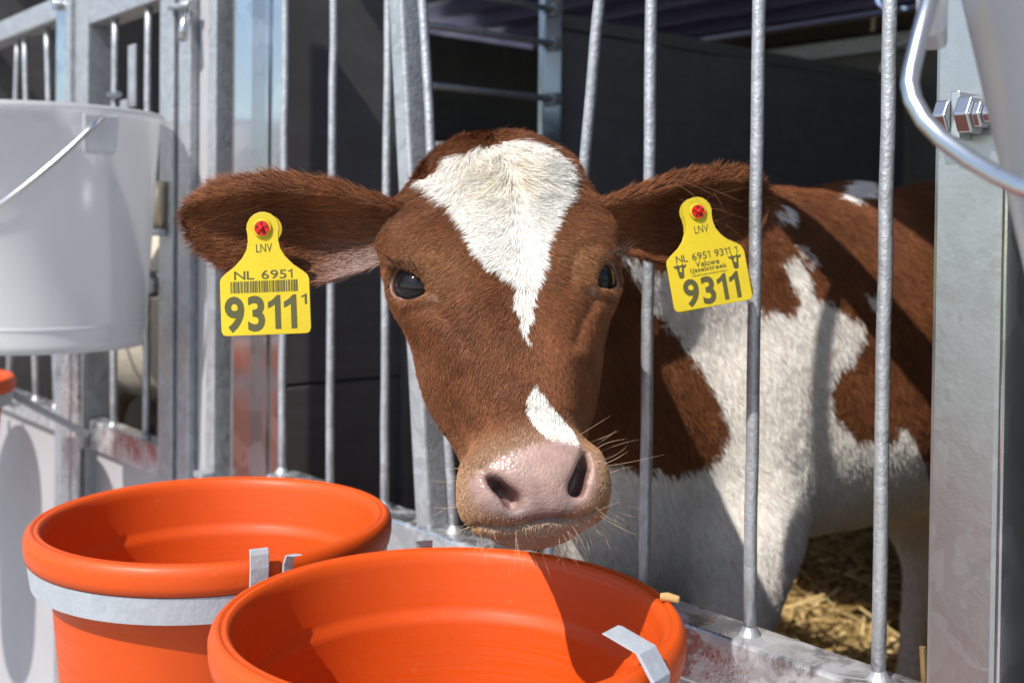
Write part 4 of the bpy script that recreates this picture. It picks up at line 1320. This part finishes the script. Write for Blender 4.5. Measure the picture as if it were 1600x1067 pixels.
strands('whiskers', rts, drs, lns, 0.00010, (0.55, 0.40, 0.26), 5, 0.22)
rts, drs, lns = [], [], []
for sg in (-1, 1):
    ec, out, wid, hgt = EYES[sg]
    up = hgt if hgt[2] > 0 else -hgt
    for q in np.linspace(-1.1, 1.0, 60):
        rts.append(ec + out * 0.0150 + wid * math.sin(q) * 0.0142 + up * (math.cos(q) * 0.0112 - 0.0005))
        drs.append(out * 0.75 + up * 0.25 - wid * -0.35 * math.sin(q) + rw_.normal(0, 0.12, 3) + np.array([0, 0, -0.15]))
        lns.append(rw_.uniform(0.009, 0.019))
strands('eyelashes', rts, drs, lns, 0.00018, (0.06, 0.035, 0.025), 6, 0.2)

# ------------------------------------------------------------------ ear tags
def text_mesh(body, bold=0.0):
    """flat lettering set glyph by glyph; the figure one is drawn with its flag"""
    vv, ff, x = [], [], 0.0
    wd = 0.075 + 2.2 * bold
    for ch in body:
        if ch == ' ':
            x += 0.34
            continue
        if ch == '1':
            V = np.array([(0.20, 0.0), (0.20 + wd, 0.0), (0.20 + wd, 0.72), (0.20 + wd * 0.45, 0.72), (0.17, 0.645), (0.10, 0.60), (0.03, 0.575), (0.03, 0.565 - wd * 0.85), (0.12, 0.60 - wd * 0.85), (0.20, 0.65 - wd * 0.85)])
            V = np.concatenate([V, np.zeros((len(V), 1))], 1)
            F = [tuple(range(len(V)))]
        else:
            cu = bpy.data.curves.new('lettering', 'FONT')
            cu.body = ch; cu.size = 1.0; cu.offset = bold; cu.resolution_u = 4
            ob = bpy.data.objects.new('lettering', cu)
            me = bpy.data.meshes.new_from_object(ob)
            V = np.array([v.co[:] for v in me.vertices]); F = [tuple(p.vertices) for p in me.polygons]
            bpy.data.objects.remove(ob); bpy.data.curves.remove(cu); bpy.data.meshes.remove(me)
        w = V[:, 0].max() - V[:, 0].min()
        V = V - np.array([V[:, 0].min() - x, 0, 0])
        o = len(vv)
        vv += V.tolist(); ff += [tuple(i + o for i in q) for q in F]
        x += w + 0.085
    return np.array(vv), ff
TAG_OUT = [(10.3 * math.cos(R(a)), 10.3 * math.sin(R(a))) for a in range(-20, 201, 20)] + [(-9.6, -8), (-10.6, -13), (-13.5, -18), (-18.5, -23.2), (-24.5, -27.5), (-27.2, -30), (-28, -32.5), (-28, -63), (-27, -65.3), (-25, -66), (25, -66), (27, -65.3), (28, -63), (28, -32.5), (27.2, -30), (24.5, -27.5), (18.5, -23.2), (13.5, -18), (10.6, -13), (9.6, -8)]
def ear_tag(label, stud, rot, yaw, lean, prints, back, size=1.0):
    ex0 = np.array([math.cos(R(yaw)), math.sin(R(yaw)), 0]); ey0 = np.array([0, math.sin(R(lean)), math.cos(R(lean))])
    ey0 -= ex0 * (ey0 @ ex0); ey0 /= np.linalg.norm(ey0)
    ex = math.cos(R(rot)) * ex0 + math.sin(R(rot)) * ey0
    ey = -math.sin(R(rot)) * ex0 + math.cos(R(rot)) * ey0
    en = np.cross(ex, ey)
    stud = np.array(stud)
    th = empty('ear_tag', stud)
    tag(th, label, 'ear tag', 'yellow ear tags of the calf')
    m_ = 0.001 * size
    bend = lambda x, y: -0.0006 * ((x / 28.0) ** 2) * (y < -28) - 0.0
    fr = (stud, ex * m_, ey * m_, en)
    MB().prism(TAG_OUT, (stud, ex * m_, ey * m_, en), 0.0014).build('plate', M['yellow'], th, stud, 0.0003)
    if back:
        o = stud - en * 0.009
        e2 = math.cos(R(4)) * ex + math.sin(R(4)) * ey; f2 = math.cos(R(4)) * ey - math.sin(R(4)) * ex
        MB().prism(TAG_OUT, (o, e2 * m_, f2 * m_, en), 0.0014).build('back_plate', M['yellow'], th, stud, 0.0003)
    else:
        MB().tube([stud - en * 0.013, stud - en * 0.0115], 0.009, 24).build('back_button', M['yellow'], th, stud)
    MB().tube([stud - en * 0.014, stud + en * 0.001], 0.0028, 14).build('pin', M['yellow'], th, stud)
    MB().tube([stud + en * 0.0014, stud + en * 0.0028, stud + en * 0.0032], [0.0060, 0.0058, 0.0052], 28).build('collar', M['yellow'], th, stud)
    st = MB().tube([stud + en * 0.003, stud + en * 0.0040], [0.0047, 0.0045], 28).build('stud', M['redstud'], th, stud)
    MB().tube([stud + en * 0.0040, stud + en * 0.0062, stud + en * 0.0066], [0.0019, 0.0012, 0.0004], 16).build('nub', M['redstud'], st, stud)
    for q in range(5):
        a = R(90 + 72 * q)
        c = stud + (ex * math.cos(a) + ey * math.sin(a)) * 0.0031 + en * 0.00402
        MB().tube([c, c + en * 0.0003], 0.00085, 10).build('socket', M['socket'], st, stud)
    for (txt, x, y, w, h, bold) in prints:
        if txt == '|barcode|':
            mb = MB(); r_ = random.Random(4); xx = -w / 2
            while xx < w / 2 - 0.5:
                bw_ = r_.choice((0.35, 0.35, 0.7, 1.0)); 
                x0, x1 = x + xx, x + min(xx + bw_, w / 2)
                p = [(x0, y - h / 2), (x1, y - h / 2), (x1, y + h / 2), (x0, y + h / 2)]
                mb.add([stud + ex * m_ * a + ey * m_ * b + en * 0.0016 for a, b in p], [(0, 1, 2, 3)])
                xx += bw_ + r_.choice((0.35, 0.4, 0.7))
            mb.build('printed_barcode' if h > 2 else 'printed_line', M['print'], th, stud, fix=False)
            continue
        if txt == '|cow|':
            V = np.array([(-5, 3.6), (-2.6, 3.0), (-2.2, 4.6), (-1, 3.2), (1, 3.2), (2.2, 4.6), (2.6, 3.0), (5, 3.6), (4.2, 1.8), (2.6, 1.4), (2.2, -1.6), (1.9, -4.2), (0.9, -5), (-0.9, -5), (-1.9, -4.2), (-2.2, -1.6), (-2.6, 1.4), (-4.2, 1.8)])
            V = np.concatenate([V / 10.0 * np.array([1, 1]), np.zeros((len(V), 1))], 1)
            F = [tuple(reversed(range(len(V))))]
            nm = 'printed_emblem'
        else:
            V, F = text_mesh(txt, bold)
            nm = 'printed_number' if txt.replace(' ', '').isdigit() else 'printed_lettering'
        lo, hi = V.min(0), V.max(0)
        px_ = (V[:, 0] - (lo[0] + hi[0]) / 2) / (hi[0] - lo[0]) * w + x
        py_ = (V[:, 1] - (lo[1] + hi[1]) / 2) / (hi[1] - lo[1]) * h + y
        if txt == '|cow|':
            blaze = 0.28 * w
        pts = stud + np.outer(px_ * m_, ex) + np.outer(py_ * m_, ey) + en * 0.0016
        mb = MB(); mb.add(pts, F); ob = mb.build(nm, M['print'], th, stud, fix=False)
        if txt == '|cow|':
            v2 = [(x - 0.10 * w, y - 0.02 * h), (x + 0.06 * w, y - 0.10 * h), (x + 0.12 * w, y + 0.2 * h), (x - 0.02 * w, y + 0.24 * h)]
            MB().add([stud + ex * m_ * a + ey * m_ * b + en * 0.0018 for a, b in v2], [(0, 1, 2, 3)]).build('emblem_blaze', M['yellow'], ob, stud, fix=False)
    return th
M['socket'] = NT('dark recess').set(Base_Color=(0.05, 0.004, 0.004, 1), Roughness=0.6).m
ear_tag('yellow ear tag with barcode in the ear at the left', (-0.155, 0.697, 0.7987), 3.0, -2, 2,
        [('LNV', 0.5, -12.2, 10.0, 5.2, 0.0), ('NL 6951', -0.6, -28.6, 36.5, 5.6, 0.004), ('|barcode|', -0.4, -36.0, 42, 7.2, 0), ('9311', -3.0, -52.8, 45, 22.5, 0.030), ('1', 24.4, -44.6, 3.4, 6.4, 0.02)], False, 1.0)
ear_tag('yellow ear tag with two cow emblems in the ear behind the bars', (0.1278, 0.776, 0.8133), 10.0, 6, 4,
        [('LNV', 0.5, -12.2, 10.0, 5.2, 0.0), ('NL 6951 9311 1', 1.0, -30.2, 44, 5.2, 0.004), ('Veluwe', 0.5, -35.8, 17, 4.0, 0.012), ('IJsselstreek', 0.8, -40.0, 26, 4.0, 0.012), ('|barcode|', 0.8, -43.3, 25, 0.8, 0),
         ('|cow|', -19.0, -38.4, 9.5, 10.5, 0), ('|cow|', 20.2, -38.0, 9.5, 10.5, 0), ('9311', 0.5, -54.6, 40, 19.5, 0.028)], True)

# ------------------------------------------------------------------ a crumb of feed on the rim
pc = np.array([0.1003, 0.6865, 0.5712])
mb = MB().tube([pc + np.array([-0.006, 0.0025, 0.0025]), pc + np.array([-0.002, 0.001, 0.0030]), pc + np.array([0.005, -0.002, 0.0022])], [0.0026, 0.0030, 0.0024], 10)
tag(mb.build('feed_pellet', M['pellet'], None, (0, 0, 0), 0.0006), 'small brown feed pellet lying on the nearest bucket rim', 'pellet')

# ------------------------------------------------------------------ the neighbouring calf, drinking behind its fence
FN = Field(np.arange(-1.15, -0.05, 0.013) , np.arange(1.35, 2.45, 0.013), np.arange(-0.01, 0.97, 0.013))
def nc(p, q, r0, r1, k=0.05):
    FN.cone(W(*p), W(*q), r0, r1, k)
for (s, z, hh, hw) in ((1.42, 0.62, 0.17, 0.10), (1.55, 0.63, 0.185, 0.12), (1.72, 0.635, 0.19, 0.13), (1.84, 0.64, 0.18, 0.125), (1.93, 0.66, 0.15, 0.11)):
    FN.ell(W(s, 0.26, z), (PEN_T, PEN_N, (0, 0, 1)), (0.13, hw, hh), 0.09)
nc((1.42, 0.26, 0.70), (1.30, 0.22, 0.80), 0.10, 0.075)
nc((1.30, 0.24, 0.80), (1.24, 0.19, 0.80), 0.075, 0.07)
nc((1.235, 0.19, 0.80), (1.195, 0.11, 0.665), 0.070, 0.042)
nc((1.27, 0.22, 0.86), (1.36, 0.16, 0.87), 0.022, 0.018, 0.02)
nc((1.25, 0.26, 0.86), (1.24, 0.36, 0.87), 0.022, 0.018, 0.02)
nc((1.40, 0.25, 0.58), (1.32, 0.22, 0.52), 0.09, 0.08)
for d0 in (0.19, 0.33):
    nc((1.42, d0, 0.52), (1.41, d0, 0.30), 0.055, 0.032, 0.04); nc((1.41, d0, 0.30), (1.41, d0, 0.07), 0.028, 0.030, 0.02)
    nc((1.87, d0, 0.55), (1.92, d0, 0.33), 0.075, 0.032, 0.04); nc((1.92, d0, 0.33), (1.89, d0, 0.07), 0.028, 0.030, 0.02)
VN_, QN_ = FN.mesh()
del FN
VN_ = smooth_mesh(VN_, QN_, 4)
pn = vnoise(VN_, 7.5, 61) + 0.35 * vnoise(VN_, 30, 62)
blk = (pn > 0.42)[:, None]
ncol = np.where(blk, np.array([0.020, 0.017, 0.016]), np.array([0.56, 0.49, 0.39]))
nb_base = W(1.7, 0.34, 0.055)
ncalf = empty('calf', nb_base)
tag(ncalf, 'cream calf with dark patches behind the neighbouring bars, lower left', 'calf')
k = NT('neighbour coat')
at = k.n('ShaderNodeAttribute', attribute_name='skin')
k.l(at.outputs['Color'], k.b.inputs['Base Color'])
k.set(Roughness=0.8)
k.bump(k.noise(1.0, 5, 0.7, k.scaled(160, 160, 30)), 0.8, 0.006)
npmesh('body', VN_, QN_, k.m, ncalf, nb_base, (('skin', ncol),))

# a few ear hairs hang in front of the tags
rts, drs, lns = [], [], []
for e, off_, st in ((1, o1, np.array((-0.155, 0.697, 0.7987))), (2, o2, np.array((0.1278, 0.776, 0.8133)))):
    ii = np.where((REG == e) & (EBK < 0.5))[0]
    dd_ = VA[ii] - st
    ii = ii[(np.abs(dd_[:, 0]) < 0.020) & (dd_[:, 2] > -0.012) & (dd_[:, 2] < 0.022)]
    out = (VA[off_ + 39 * 22 + 10] - VA[off_ + 10]); out /= np.linalg.norm(out)
    for i in rw_.choice(ii, 26 if e == 2 else 9):
        rts.append(VA[i]); drs.append(np.array([0, -0.75, -0.35]) + out * 0.55 + rw_.normal(0, 0.16, 3)); lns.append(rw_.uniform(0.026, 0.044))
strands('ear_fringe', rts, drs, lns, 0.00011, (0.20, 0.085, 0.04), 8, 0.25)
